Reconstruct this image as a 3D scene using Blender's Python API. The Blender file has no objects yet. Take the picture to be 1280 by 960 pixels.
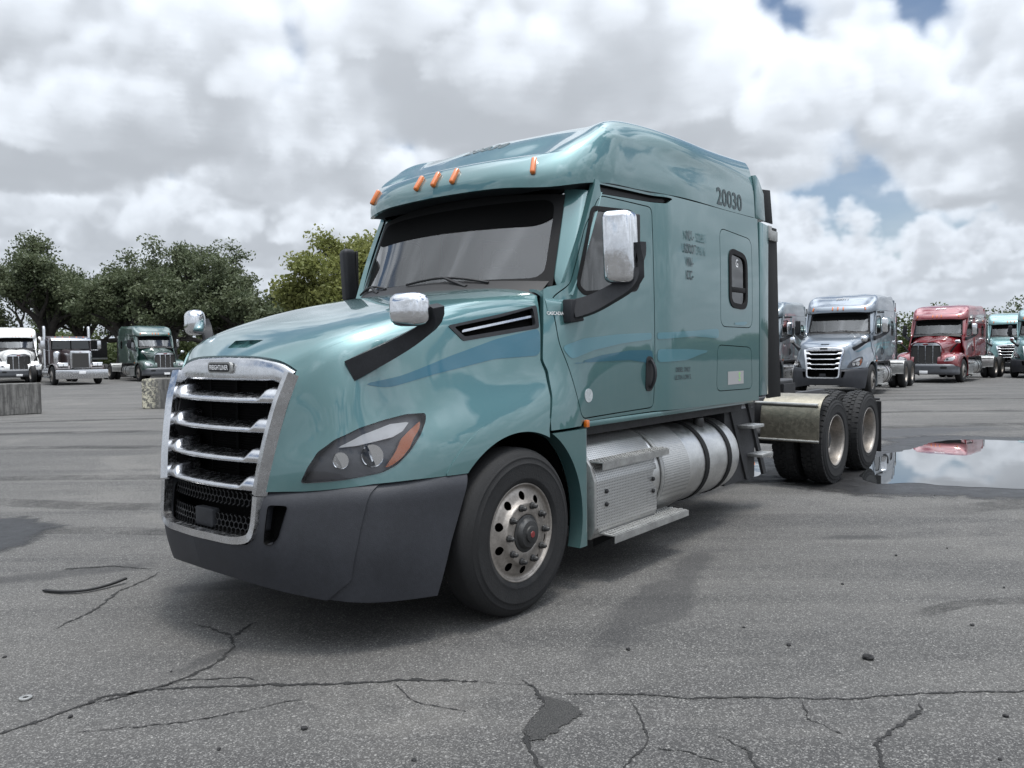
import bpy, bmesh, math, random
import numpy as np
from mathutils import Vector, Matrix
sc = bpy.context.scene
C = sc.collection
R = math.radians
# ---------------------------------------------------------------- camera
PITCH, ROLL, CAMZ, FPX = 0.043237, 0.011993, 1.597, 981.6
cam = bpy.data.objects.new('camera', bpy.data.cameras.new('camera')); C.objects.link(cam)
cam.data.sensor_width = 36.0; cam.data.lens = FPX / 1280 * 36; cam.data.clip_end = 5000; cam.data.clip_start = .05
fw = Vector((0, math.cos(PITCH), -math.sin(PITCH))); up0 = Vector((0, math.sin(PITCH), math.cos(PITCH))); rt0 = Vector((1, 0, 0))
upv = up0 * math.cos(ROLL) + rt0 * math.sin(ROLL); rtv = rt0 * math.cos(ROLL) - up0 * math.sin(ROLL)
M = Matrix((rtv, upv, -fw)).transposed().to_4x4(); M.translation = (0, 0, CAMZ); cam.matrix_world = M
sc.camera = cam
# ---------------------------------------------------------------- sun, exposure
SUN_EL, SUN_AZ = R(80), R(135)          # azimuth clockwise from +Y
sd = Vector((math.sin(SUN_AZ) * math.cos(SUN_EL), math.cos(SUN_AZ) * math.cos(SUN_EL), math.sin(SUN_EL)))
sl = bpy.data.lights.new('sun', 'SUN'); sl.energy = 2.5; sl.angle = R(13); sl.color = (1, .96, .9)
so = bpy.data.objects.new('sun', sl); C.objects.link(so); so.rotation_euler = sd.to_track_quat('Z', 'Y').to_euler(); so.location = (0, 0, 30)
sc.view_settings.view_transform = 'Standard'; sc.view_settings.look = 'None'; sc.view_settings.gamma = 1
sc.view_settings.exposure = 0.0; sc.view_settings.use_curve_mapping = False
sc.render.engine = 'CYCLES'
sc.render.resolution_x, sc.render.resolution_y = 1024, 768
try: sc.cycles.transparent_max_bounces = 16
except Exception: pass
# ---------------------------------------------------------------- node helper
class NT:
    def __init__(s, nt): s.nt = nt; s.nt.nodes.clear()
    def n(s, t, **k):
        o = s.nt.nodes.new(t)
        for a, b in k.items():
            if a.startswith('i_'):
                key = a[2:]; key = int(key) if key.isdigit() else key.replace('_', ' ')
                if hasattr(b, 'is_linked') or isinstance(b, bpy.types.NodeSocket): s.nt.links.new(b, o.inputs[key])
                else: o.inputs[key].default_value = b
            else: setattr(o, a, b)
        return o
    def l(s, a, b): s.nt.links.new(a, b)
    def m(s, op, a, b=None, c=None, clamp=False):
        o = s.nt.nodes.new('ShaderNodeMath'); o.operation = op; o.use_clamp = clamp
        for i, x in enumerate((a, b, c)):
            if x is None: continue
            if isinstance(x, bpy.types.NodeSocket): s.l(x, o.inputs[i])
            else: o.inputs[i].default_value = x
        return o.outputs[0]
    def vm(s, op, a, b=None, scale=None):
        o = s.nt.nodes.new('ShaderNodeVectorMath'); o.operation = op
        for i, x in enumerate((a, b)):
            if x is None: continue
            if isinstance(x, bpy.types.NodeSocket): s.l(x, o.inputs[i])
            else: o.inputs[i].default_value = x
        if scale is not None:
            if isinstance(scale, bpy.types.NodeSocket): s.l(scale, o.inputs[3])
            else: o.inputs[3].default_value = scale
        return o.outputs[1] if op in ('LENGTH', 'DOT_PRODUCT', 'DISTANCE') else o.outputs[0]
    def mix(s, f, a, b, blend='MIX'):
        o = s.nt.nodes.new('ShaderNodeMix'); o.data_type = 'RGBA'; o.blend_type = blend
        for i, x in ((0, f), (6, a), (7, b)):
            if isinstance(x, bpy.types.NodeSocket): s.l(x, o.inputs[i])
            else: o.inputs[i].default_value = x if i == 0 else (tuple(x) + (1,))[:4]
        return o.outputs[2]
    def ramp(s, f, *st, interp='LINEAR'):
        o = s.nt.nodes.new('ShaderNodeValToRGB'); e = o.color_ramp.elements; o.color_ramp.interpolation = interp
        while len(e) < len(st): e.new(.5)
        for i, (p, c) in enumerate(st):
            e[i].position = p; e[i].color = (c, c, c, 1) if isinstance(c, (int, float)) else (tuple(c) + (1,))[:4]
        s.l(f, o.inputs[0]); return o.outputs[0]
    def sm(s, x, a, b):
        o = s.nt.nodes.new('ShaderNodeMapRange'); o.interpolation_type = 'SMOOTHSTEP'
        s.l(x, o.inputs[0]); o.inputs[1].default_value = a; o.inputs[2].default_value = b; return o.outputs[0]
    def noise(s, vec, scale, detail=4, rough=.55, dist=0., out=0):
        o = s.nt.nodes.new('ShaderNodeTexNoise'); s.l(vec, o.inputs['Vector']); o.inputs['Scale'].default_value = scale
        o.inputs['Detail'].default_value = detail; o.inputs['Roughness'].default_value = rough; o.inputs['Distortion'].default_value = dist
        return o.outputs[out]
# ---------------------------------------------------------------- world: broken cumulus over blue sky
w = bpy.data.worlds.new('World'); sc.world = w; w.use_nodes = True
T = NT(w.node_tree)
sky = T.n('ShaderNodeTexSky', sky_type='NISHITA', sun_disc=False, sun_elevation=SUN_EL, sun_rotation=SUN_AZ)
def cloud_maps(W, H, e0, e1, seed=5, sun=(0.2,0.36,0.91), cov=.5, rot=0., NS=40):
    rng=np.random.default_rng(seed)
    def worley(n,c):
        pts=rng.random((c,c,c,3)); g=(np.arange(n)+.5)/n*c; i=np.floor(g).astype(int); f=g-i
        out=np.full((n,n,n),9.,np.float32)
        for dx in(-1,0,1):
            for dy in(-1,0,1):
                for dz in(-1,0,1):
                    P=pts[np.ix_((i+dx)%c,(i+dy)%c,(i+dz)%c)].astype(np.float32)
                    d=(P[...,0]+dx-f[:,None,None])**2+(P[...,1]+dy-f[None,:,None])**2+(P[...,2]+dz-f[None,None,:])**2
                    out=np.minimum(out,d)
        return np.sqrt(out)
    n=96
    wv=1-(.55*worley(n,4)+.28*worley(n,9)+.17*worley(n,19)); wv=(wv-wv.mean())/wv.std()
    wv=wv.astype(np.float32)
    # 2-D coverage field, 1/f, tileable
    m=256; k=np.hypot(*np.meshgrid(np.fft.fftfreq(m)*m,np.fft.fftfreq(m)*m)); k[0,0]=1
    F=np.fft.fft2(rng.standard_normal((m,m)))*k**-1.35*np.exp(-(k/40)**2); F[k<3]=0
    cv=np.real(np.fft.ifft2(F)); cv=(cv/cv.std()).astype(np.float32)
    def s2(x,y,L):
        x=x/L*m; y=y/L*m; i=np.floor(x).astype(np.int32); j=np.floor(y).astype(np.int32); a=(x-i).astype(np.float32); b=(y-j).astype(np.float32)
        return cv[i%m,j%m]*(1-a)*(1-b)+cv[(i+1)%m,j%m]*a*(1-b)+cv[i%m,(j+1)%m]*(1-a)*b+cv[(i+1)%m,(j+1)%m]*a*b
    def s3(x,y,z,L):
        x=x/L*n; y=y/L*n; z=z/L*n; i=np.floor(x).astype(np.int32); j=np.floor(y).astype(np.int32); l=np.floor(z).astype(np.int32); a=(x-i).astype(np.float32); b=(y-j).astype(np.float32); c=(z-l).astype(np.float32)
        i0=i%n;i1=(i+1)%n;j0=j%n;j1=(j+1)%n;l0=l%n;l1=(l+1)%n
        return ((wv[i0,j0,l0]*(1-a)+wv[i1,j0,l0]*a)*(1-b)+(wv[i0,j1,l0]*(1-a)+wv[i1,j1,l0]*a)*b)*(1-c)+((wv[i0,j0,l1]*(1-a)+wv[i1,j0,l1]*a)*(1-b)+(wv[i0,j1,l1]*(1-a)+wv[i1,j1,l1]*a)*b)*c
    B,Tp=900.,2500.
    def dens(x,y,z,c=None,ret=False):
        h=(z-B)/(Tp-B)
        c=s2(x,y,22000.) if c is None else c
        top=np.clip(.35+.38*c,.05,1.)            # local cloud-top height
        prof=np.clip(h/.08,0,1)*np.clip((top-h)/.25,-1.5,1)
        d=np.clip(.55*(c+cov)+.85*prof-.95+.60*s3(x,y,z,2200.),0,1)
        return (d,c) if ret else d
    az=(np.arange(W)+.5)/W*2*np.pi-np.pi; el=np.maximum(np.radians(e0+(e1-e0)*(np.arange(H)+.5)/H),np.radians(.9))
    A,E=np.meshgrid(az+rot,el); dx,dy,dz=[q.astype(np.float32) for q in (np.cos(E)*np.sin(A),np.cos(E)*np.cos(A),np.sin(E))]
    t0=B/dz; t1=np.minimum(Tp/dz,t0+9000); Tr=np.ones_like(A); L=np.zeros_like(A); Dm=np.zeros_like(A)
    st=np.minimum((t1-t0)/NS, .024*t0+12); jit=(.5+.5*(rng.random(A.shape)-.5)).astype(np.float32)
    sun=np.array(sun)/np.linalg.norm(sun)
    idx=np.arange(A.size)
    fl=lambda q:q.ravel()
    dx,dy,dz,t0,st,jit=map(fl,(dx,dy,dz,t0,st,jit)); Tr=fl(Tr);L=fl(L);Dm=fl(Dm)
    for s in range(NS):
        act=np.nonzero(Tr>.02)[0]
        t=t0[act]+(s+jit[act])*st[act]; x,y,z=t*dx[act],t*dy[act],t*dz[act]+0
        d,cc=dens(x,y,z,None,True); nz=np.nonzero(d>.001)[0]; ai=act[nz]; x,y,z,d,t,cc=x[nz],y[nz],z[nz],d[nz],t[nz],cc[nz]
        od=0
        for k,ds in ((70,140),(230,220),(520,380)): od=od+dens(x+sun[0]*k,y+sun[1]*k,z+sun[2]*k,cc)*ds*(z+sun[2]*k<Tp)
        h=np.clip((z-B)/(Tp-B),0,1)
        light=.56*np.exp(-od*.0060)+.48*np.exp(-od*.0008)+.30+.14*h
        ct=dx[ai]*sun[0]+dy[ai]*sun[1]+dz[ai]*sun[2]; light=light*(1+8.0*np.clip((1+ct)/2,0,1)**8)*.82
        ext=np.minimum(d*st[ai]*.014,30); a=1-np.exp(-ext)
        L[ai]+=Tr[ai]*a*light; Dm[ai]+=Tr[ai]*a*t; Tr[ai]*=np.exp(-ext)
    al=1-Tr; L=L/np.maximum(al,1e-4); Dm=Dm/np.maximum(al,1e-4)
    return L.reshape(H,W),al.reshape(H,W),Dm.reshape(H,W),az,el

def blur(a):
    p=np.pad(a,((1,1),(0,0)),'edge'); a=(p[:-2]+2*p[1:-1]+p[2:])/4
    return (np.roll(a,1,1)+2*a+np.roll(a,-1,1))/4
def compose(L,al,D,el):
    hz=np.exp(-el*5)[:,None]
    blue=np.stack([.13+.45*hz,.27+.45*hz,.55+.3*hz],-1)*np.ones(L.shape+(1,))
    f=(1-np.exp(-D/16000))[...,None]
    c=np.minimum(L,1.1)[...,None]*np.array([.97,.985,1.]); c=c*(1-f)+np.array([.66,.72,.80])*f
    return blue*(1-al[...,None])+c*al[...,None]

sr_ = (math.sin(SUN_AZ + R(42))*math.cos(SUN_EL), math.cos(SUN_AZ + R(42))*math.cos(SUN_EL), sd.z)
SPLIT = 34.
def cloud_img(name, W, H, e0, e1):
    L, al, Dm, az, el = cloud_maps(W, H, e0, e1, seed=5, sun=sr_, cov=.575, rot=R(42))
    ci = bpy.data.images.new(name, W, H, alpha=True, float_buffer=True); ci.colorspace_settings.name = 'Non-Color'; ci.alpha_mode = 'CHANNEL_PACKED'
    px = np.ones((H, W, 4), np.float32); px[..., 0] = np.clip(blur(L*al), 0, 8); px[..., 1] = blur(al*(1-np.exp(-Dm/16000))); px[..., 2] = blur(al)
    ci.pixels.foreach_set(px.ravel()); ci.update(); return ci
D = T.n('ShaderNodeTexCoord').outputs['Generated']
wob = T.vm('SUBTRACT', T.noise(D, 90, 2, .6, out=1), (.5, .5, .5)); D2 = T.vm('NORMALIZE', T.vm('ADD', D, T.vm('SCALE', wob, scale=.0045)))
sep = T.n('ShaderNodeSeparateXYZ', i_0=D2)
uu = T.m('MULTIPLY_ADD', T.m('ARCTAN2', sep.outputs[0], sep.outputs[1]), 1/(2*math.pi), .5)
zz = T.m('MAXIMUM', sep.outputs[2], 0.0); el = T.m('MULTIPLY', T.m('ARCSINE', T.m('MINIMUM', zz, 1.0)), 180/math.pi)
its = []
for nm, W_, H_, e0, e1 in (('cloud_field_low', 3840, 384, 0., 36.), ('cloud_field_high', 1024, 160, 32., 90.)):
    vv = T.m('MINIMUM', T.m('MAXIMUM', T.m('DIVIDE', T.m('SUBTRACT', el, e0), e1-e0), .004), .996)
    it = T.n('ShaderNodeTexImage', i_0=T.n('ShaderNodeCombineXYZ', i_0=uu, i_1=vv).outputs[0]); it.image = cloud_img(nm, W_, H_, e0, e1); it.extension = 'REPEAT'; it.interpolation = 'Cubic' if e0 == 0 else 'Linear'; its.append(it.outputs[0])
cl_ = T.mix(T.sm(el, SPLIT-1.5, SPLIT+1.5), its[0], its[1])
cs0 = T.n('ShaderNodeSeparateColor', i_0=cl_); ia = T.m('DIVIDE', 1.0, T.m('MAXIMUM', cs0.outputs[2], .02))
cs = T.n('ShaderNodeCombineColor', i_0=T.m('MULTIPLY', cs0.outputs[0], ia), i_1=T.m('MULTIPLY', cs0.outputs[1], ia), i_2=cs0.outputs[2]); cs = T.n('ShaderNodeSeparateColor', i_0=cs.outputs[0])
lum = cs.outputs[0]
ccol = T.mix(1.0, T.n('ShaderNodeCombineColor', i_0=lum, i_1=lum, i_2=lum).outputs[0], (.92, .98, 1.06), 'MULTIPLY')
ccol = T.mix(cs.outputs[1], ccol, (.64, .70, .78))
bl = T.mix(1.0, sky.outputs[0], (.11, .11, .11), 'MULTIPLY')
hz = T.m('POWER', T.m('SUBTRACT', 1, zz), 9)
bl = T.mix(T.m('MULTIPLY', hz, .55), bl, (.66, .72, .80))
hi = T.sm(T.noise(T.vm('MULTIPLY', D, (1, 1, 2.6)), 4.0, 4, .62), .40, .80)
bl = T.mix(T.m('MULTIPLY', hi, .35), bl, (.8, .84, .9))
col = T.mix(cs.outputs[2], bl, ccol)
bg = T.n('ShaderNodeBackground', i_Color=col, i_Strength=1.0)
T.l(bg.outputs[0], T.n('ShaderNodeOutputWorld').inputs[0])
# ---------------------------------------------------------------- materials
MAT = {}
def mat(name, col, rough=.5, metal=0., coat=0., var=.0, vscale=8., bump=0., bscale=60., spec=.5, rvar=0.):
    m = bpy.data.materials.new(name); m.use_nodes = True; t = NT(m.node_tree)
    out = t.n('ShaderNodeOutputMaterial'); b = t.n('ShaderNodeBsdfPrincipled')
    b.inputs['Base Color'].default_value = tuple(col) + (1,); b.inputs['Roughness'].default_value = rough
    b.inputs['Metallic'].default_value = metal; b.inputs['Coat Weight'].default_value = coat; b.inputs['Coat Roughness'].default_value = .04
    b.inputs['Specular IOR Level'].default_value = spec
    tc = t.n('ShaderNodeTexCoord').outputs['Object']
    if var:
        f = t.noise(tc, vscale, 6, .65)
        g = t.noise(tc, vscale * 9, 4, .6)
        f = t.m('MULTIPLY_ADD', g, .35, t.m('MULTIPLY', f, .65))
        a = tuple(c * (1 - var) for c in col); c2 = tuple(min(1, c * (1 + var)) for c in col)
        t.l(t.mix(t.sm(f, .3, .7), a, c2), b.inputs['Base Color'])
    if rvar:
        f = t.noise(tc, vscale * 2.5, 7, .7)
        t.l(t.m('MULTIPLY_ADD', t.sm(f, .35, .75), rvar, rough), b.inputs['Roughness'])
    if bump:
        f = t.noise(tc, bscale, 5, .6)
        bm_ = t.n('ShaderNodeBump', i_Height=f, i_Strength=1.0, i_Distance=bump); t.l(bm_.outputs[0], b.inputs['Normal'])
    t.l(b.outputs[0], out.inputs[0]); MAT[name] = m; m['t'] = 0
    return m
def paint(name, col, metal=.35, dust=(.30, .30, .27), dirt=.22):
    m = bpy.data.materials.new(name); m.use_nodes = True; t = NT(m.node_tree)
    out = t.n('ShaderNodeOutputMaterial'); b = t.n('ShaderNodeBsdfPrincipled')
    tc = t.n('ShaderNodeTexCoord').outputs['Object']; z = t.n('ShaderNodeSeparateXYZ', i_0=tc).outputs[2]
    f = t.noise(tc, 1.7, 8, .68); st = t.noise(t.vm('MULTIPLY', tc, (9, 9, .8)), 3.0, 5, .6)
    k = t.m('MULTIPLY', t.sm(t.m('MULTIPLY_ADD', st, .4, t.m('MULTIPLY', f, .6)), .42, .75), dirt)
    low = t.m('MULTIPLY', t.m('SUBTRACT', 1, t.sm(z, .3, 1.4)), .13)
    k = t.m('ADD', k, t.m('MULTIPLY', low, t.sm(f, .25, .7)), clamp=True)
    fl = t.noise(tc, 900, 1, .5)
    c0 = t.mix(t.m('MULTIPLY', fl, .35), col, tuple(min(1, c * 1.35) for c in col))
    t.l(t.mix(k, c0, dust), b.inputs['Base Color'])
    t.l(t.m('MULTIPLY', t.m('SUBTRACT', 1, k), metal), b.inputs['Metallic'])
    b.inputs['Roughness'].default_value = .36
    t.l(t.m('SUBTRACT', 1.0, t.m('MULTIPLY', k, .8), clamp=True), b.inputs['Coat Weight'])
    t.l(t.m('MULTIPLY_ADD', k, .35, .03), b.inputs['Coat Roughness'])
    wv = t.noise(tc, 2.2, 2, .5); bp = t.n('ShaderNodeBump', i_Height=wv, i_Strength=.35, i_Distance=.0025)
    t.l(bp.outputs[0], b.inputs['Coat Normal']); b.inputs['Coat IOR'].default_value = 1.75
    t.l(b.outputs[0], out.inputs[0]); MAT[name] = m
    return m
def glass(name, tint, ior=1.5, refl=(1, 1, 1), dust=0.):
    m = bpy.data.materials.new(name); m.use_nodes = True; t = NT(m.node_tree)
    out = t.n('ShaderNodeOutputMaterial'); tr = t.n('ShaderNodeBsdfTransparent'); tr.inputs[0].default_value = tuple(tint) + (1,)
    gl = t.n('ShaderNodeBsdfGlossy'); gl.inputs['Roughness'].default_value = .01; gl.inputs[0].default_value = tuple(refl) + (1,)
    fr = t.n('ShaderNodeFresnel'); fr.inputs[0].default_value = ior
    tc = t.n('ShaderNodeTexCoord').outputs['Object']
    bp = t.n('ShaderNodeBump', i_Height=t.noise(tc, 1.6, 2, .5), i_Strength=.5, i_Distance=.01); t.l(bp.outputs[0], gl.inputs['Normal'])
    mx = t.n('ShaderNodeMixShader', i_0=fr.outputs[0]); t.l(tr.outputs[0], mx.inputs[1]); t.l(gl.outputs[0], mx.inputs[2])
    if dust:
        df = t.n('ShaderNodeBsdfDiffuse'); df.inputs[0].default_value = (.55, .58, .56, 1); mx2 = t.n('ShaderNodeMixShader')
        t.l(t.m('MULTIPLY', t.m('MULTIPLY_ADD', t.noise(tc, 3, 6, .65), .9, .55), dust), mx2.inputs[0]); t.l(mx.outputs[0], mx2.inputs[1]); t.l(df.outputs[0], mx2.inputs[2]); mx = mx2
    t.l(mx.outputs[0], out.inputs[0]); MAT[name] = m
    return m
SAGE = (.061, .148, .152)
paint('paint_sage', SAGE, .52, dirt=.05); paint('paint_silver', (.13, .155, .185), .6, dirt=.1); paint('paint_red', (.17, .0025, .008), .3, dirt=.02)
paint('paint_green', (.018, .055, .045), .2); paint('paint_white', (.78, .78, .76), 0, dirt=.3); paint('paint_teal', (.13, .26, .26), dirt=.1)
paint('paint_maroon', (.030, .012, .012), .2, dirt=.1); paint('paint_slate', (.11, .14, .16), .4)
mat('stripe', (.016, .10, .145), .35, .3, .9); mat('stripe_light', (.07, .19, .225), .35, .3, .9)
mat('plastic', (.016, .017, .020), .6, 0, 0, .25, 6, .0012, 160, .35)
mat('bumper', (.024, .0255, .031), .55, 0, 0, .2, 5, .001, 160, .45); mat('black', (.008, .008, .009), .6); mat('seal', (.009, .009, .0095), .7, spec=.25)
mat('rubber', (.0075, .0075, .008), .82, 0, 0, .4, 5, .002, 90); mat('void', (.003, .003, .003), .9, spec=.1)
mat('chrome', (.74, .75, .77), .05, 1, 0, .10, 14, .00006, 260, rvar=.2)
mat('trim_chrome', (.64, .645, .66), .16, 1, 0, .12, 10, rvar=.22)
mat('alloy', (.29, .265, .24), .42, .75, 0, .3, 7, .0008, 120, rvar=.2)
mat('tank', (.62, .62, .61), .30, 1, 0, .18, 5, .0003, 40, rvar=.18); mat('frame', (.02, .02, .022), .6, 0, 0, .5, 6, .002, 50)
mat('galv', (.36, .36, .35), .45, .8, 0, .25, 9, .0005, 120, rvar=.2)
mat('amber', (.55, .13, .012), .18, 0, .8); mat('lamp_white', (.85, .85, .86), .25); mat('lamp_shell', (.11, .11, .12), .3, .4)
mat('reflector', (.85, .86, .88), .08, 1); mat('seat', (.20, .21, .20), .85, 0, 0, .2, 6); mat('interior', (.02, .02, .022), .75)
mat('decal', (.035, .055, .06), .6, 0, .3); mat('decal_faint', (.09, .17, .18), .6, 0, .3); mat('badge', (.80, .80, .80), .4)
mat('white_letter', (.8, .8, .8), .5); mat('red_cap', (.16, .02, .02), .5); mat('steel_dark', (.05, .05, .05), .5, .6, 0, .3, 8)
mat('sign_grey', (.30, .30, .30), .5); mat('sign_green', (.25, .6, .12), .5); mat('interior_light', (.14, .15, .145), .9)
mat('stain_bottom', (.25, .25, .25), .6)
mat('gold', (.30, .275, .22), .36, .9, 0, .25, 10, .0004, 160, rvar=.2)
glass('glass', (.60, .68, .66), 1.95, dust=.012); glass('glass_side', (.34, .37, .37), 2.0, dust=.015); glass('glass_dark', (.10, .11, .11), 1.9); glass('lens', (.88, .88, .88), 1.45)
# diamond plate
m = mat('diamond', (.50, .50, .49), .36, .9, rvar=.15)
t = NT.__new__(NT); t.nt = m.node_tree
b = [n for n in m.node_tree.nodes if n.type == 'BSDF_PRINCIPLED'][0]
tc = t.n('ShaderNodeTexCoord').outputs['Object']
s3 = t.n('ShaderNodeSeparateXYZ', i_0=tc); zz_ = t.m('ADD', s3.outputs[2], s3.outputs[1])
ua = t.m('SINE', t.m('MULTIPLY', t.m('ADD', s3.outputs[0], zz_), 150)); ub = t.m('SINE', t.m('MULTIPLY', t.m('SUBTRACT', s3.outputs[0], zz_), 150))
dd = t.sm(t.m('MULTIPLY', ua, ub), .3, .8)
t.l(t.mix(dd, (.50, .50, .49), (.22, .22, .22)), b.inputs['Base Color'])
t.l(t.n('ShaderNodeBump', i_Height=dd, i_Strength=.8, i_Distance=-.003).outputs[0], b.inputs['Normal'])
# ---------------------------------------------------------------- surface kit (truck axes: u rearward, v to driver's side, z up)
def nspl(t, Y, q):
    t = np.asarray(t, float); Y = np.asarray(Y, float); k = len(t); sh = (-1,) + (1,) * (Y.ndim - 1)
    if k == 2:
        a = ((q - t[0]) / (t[1] - t[0])).reshape(sh); return Y[0] * (1 - a) + Y[1] * a
    h = np.diff(t); A = np.zeros((k, k)); Bm = np.zeros_like(Y); A[0, 0] = A[-1, -1] = 1
    for i in range(1, k - 1):
        A[i, i-1] = h[i-1]; A[i, i] = 2 * (h[i-1] + h[i]); A[i, i+1] = h[i]
        Bm[i] = 6 * ((Y[i+1] - Y[i]) / h[i] - (Y[i] - Y[i-1]) / h[i-1])
    Mm = np.linalg.solve(A, Bm.reshape(k, -1)).reshape(Y.shape)
    i = np.clip(np.searchsorted(t, q, side='right') - 1, 0, k - 2)
    hi = h[i].reshape(sh); a = (t[i+1] - q).reshape(sh); b = (q - t[i]).reshape(sh)
    return Mm[i]*a**3/(6*hi) + Mm[i+1]*b**3/(6*hi) + (Y[i]/hi - Mm[i]*hi/6)*a + (Y[i+1]/hi - Mm[i+1]*hi/6)*b
def knots(P, ax):
    d = np.linalg.norm(np.diff(P, axis=ax), axis=2).mean(axis=1-ax); return np.concatenate([[0], np.cumsum(np.maximum(d, 1e-4))])
def spline(P, n):
    P = np.array(P, float); t = np.concatenate([[0], np.cumsum(np.linalg.norm(np.diff(P, axis=0), axis=1))]); return nspl(t, P, np.linspace(0, t[-1], n))
class Surf:
    def __init__(s, V, N, F): s.V = np.asarray(V, float).reshape(-1, 3); s.N = np.asarray(N, float).reshape(-1, 3); s.F = list(F)
    def copy(s): return Surf(s.V.copy(), s.N.copy(), list(s.F))
    def clip(s, fn):
        d = fn(s.V); d = np.where(np.abs(d) < 1e-7, 1e-7, d); pos = d > 0
        V = list(s.V); N = list(s.N); cache = {}; F = []
        for f in s.F:
            k = sum(1 for i in f if pos[i])
            if k == len(f): F.append(f); continue
            if k == 0: continue
            o = []
            for a, b in zip(f, f[1:] + f[:1]):
                if pos[a]: o.append(a)
                if pos[a] != pos[b]:
                    e = (a, b) if a < b else (b, a); i = cache.get(e)
                    if i is None:
                        w_ = d[e[0]] / (d[e[0]] - d[e[1]]); V.append(s.V[e[0]] * (1-w_) + s.V[e[1]] * w_)
                        N.append(s.N[e[0]] * (1-w_) + s.N[e[1]] * w_); i = cache[e] = len(V) - 1
                    o.append(i)
            if len(o) > 2: F.append(tuple(o))
        r = Surf(V, N, F); return r.compact()
    def compact(s):
        used = sorted({i for f in s.F for i in f}); mp = {a: b for b, a in enumerate(used)}
        if not used: return Surf(np.zeros((0, 3)), np.zeros((0, 3)), [])
        return Surf(s.V[used], s.N[used], [tuple(mp[i] for i in f) for f in s.F])
    def off(s, d):
        n = s.N / np.maximum(np.linalg.norm(s.N, axis=1, keepdims=True), 1e-9); return Surf(s.V + n * d, s.N, s.F)
    def mir(s): return Surf(s.V * (1, -1, 1), s.N * (1, -1, 1), [f[::-1] for f in s.F])
    def __add__(s, o): k = len(s.V); return Surf(np.vstack([s.V, o.V]), np.vstack([s.N, o.N]), s.F + [tuple(i + k for i in f) for f in o.F])
    def both(s): return s + s.mir()
    def flange(s, d, direction=None):
        cnt = {}
        for f in s.F:
            for a, b in zip(f, f[1:] + f[:1]): cnt[(a, b)] = cnt.get((a, b), 0) + 1
        V = []; N = []; F = []; n = s.N / np.maximum(np.linalg.norm(s.N, axis=1, keepdims=True), 1e-9)
        for (a, b) in cnt:
            if (b, a) in cnt: continue
            pa, pb = s.V[a], s.V[b]
            da = -n[a] * d if direction is None else np.array(direction) * d; db = -n[b] * d if direction is None else np.array(direction) * d
            nn = np.cross(da, pb - pa); l = np.linalg.norm(nn)
            if l < 1e-10: continue
            k = len(V); V += [pb, pa, pa + da, pb + db]; N += [-nn / l * 1.0] * 4; F.append((k, k+1, k+2, k+3))
        for i, f in enumerate(F):   # normals follow winding
            q = [V[j] for j in f]; c = np.cross(q[1] - q[0], q[2] - q[1]); l = np.linalg.norm(c)
            for j in f: N[j] = c / max(l, 1e-9)
        return s + Surf(V, N, F) if V else s
def surf(rows, nr, nc, o=None, dense=False):
    P = np.array(rows, float)
    if dense: Q = P
    else:
        tc = knots(P, 1); tr = knots(P, 0)
        Q = nspl(tc, P.transpose(1, 0, 2), np.linspace(0, tc[-1], nc)); Q = nspl(tr, Q.transpose(1, 0, 2), np.linspace(0, tr[-1], nr))
    nr, nc = Q.shape[:2]
    du = np.gradient(Q, axis=1); dv = np.gradient(Q, axis=0); N = np.cross(du, dv); N /= np.maximum(np.linalg.norm(N, axis=2, keepdims=True), 1e-9)
    F = [(r*nc+c, r*nc+c+1, (r+1)*nc+c+1, (r+1)*nc+c) for r in range(nr-1) for c in range(nc-1)]
    if o is not None and (N.reshape(-1, 3) @ np.array(o, float)).mean() < 0: N = -N; F = [f[::-1] for f in F]
    return Surf(Q, N, F)
def rpoly(P, r=.03, n=5):
    P = [np.array(q, float) for q in P]; o = []; k = len(P)
    for i in range(k):
        a, b, c = P[i-1], P[i], P[(i+1) % k]; la, lc = np.linalg.norm(a-b), np.linalg.norm(c-b)
        rr = min(r, la*.45, lc*.45); p0 = b + (a-b)/la*rr; p2 = b + (c-b)/lc*rr
        for t in np.linspace(0, 1, n): o.append((1-t)**2*p0 + 2*t*(1-t)*b + t*t*p2)
    return np.array(o)
def sdf(P, ax=(0, 2)):
    P = np.array(P, float); A = P; Bq = np.roll(P, -1, axis=0); ax = list(ax)
    def fn(V):
        p = V[:, ax]; d = np.full(len(p), 1e9); ins = np.zeros(len(p), bool)
        for a, b in zip(A, Bq):
            e = b - a; w_ = p - a; t = np.clip((w_ @ e) / max(e @ e, 1e-12), 0, 1); d = np.minimum(d, np.linalg.norm(w_ - t[:, None]*e, axis=1))
            c1 = (a[1] <= p[:, 1]) != (b[1] <= p[:, 1])
            with np.errstate(divide='ignore', invalid='ignore'): xi = a[0] + (p[:, 1] - a[1]) / (b[1] - a[1]) * e[0]
            ins ^= c1 & (p[:, 0] < xi)
        return np.where(ins, d, -d)
    return fn
inn = lambda P, g=0., ax=(0, 2): (lambda f: (lambda V: f(V) - g))(sdf(P, ax))
out_ = lambda P, g=0., ax=(0, 2): (lambda f: (lambda V: -f(V) - g))(sdf(P, ax))
def link(name, me, m, parent=None, **k):
    o = bpy.data.objects.new(name, me); C.objects.link(o)
    if m: me.materials.append(MAT[m] if isinstance(m, str) else m)
    if parent: o.parent = parent
    for a, b in k.items(): o[a] = b
    return o
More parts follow.
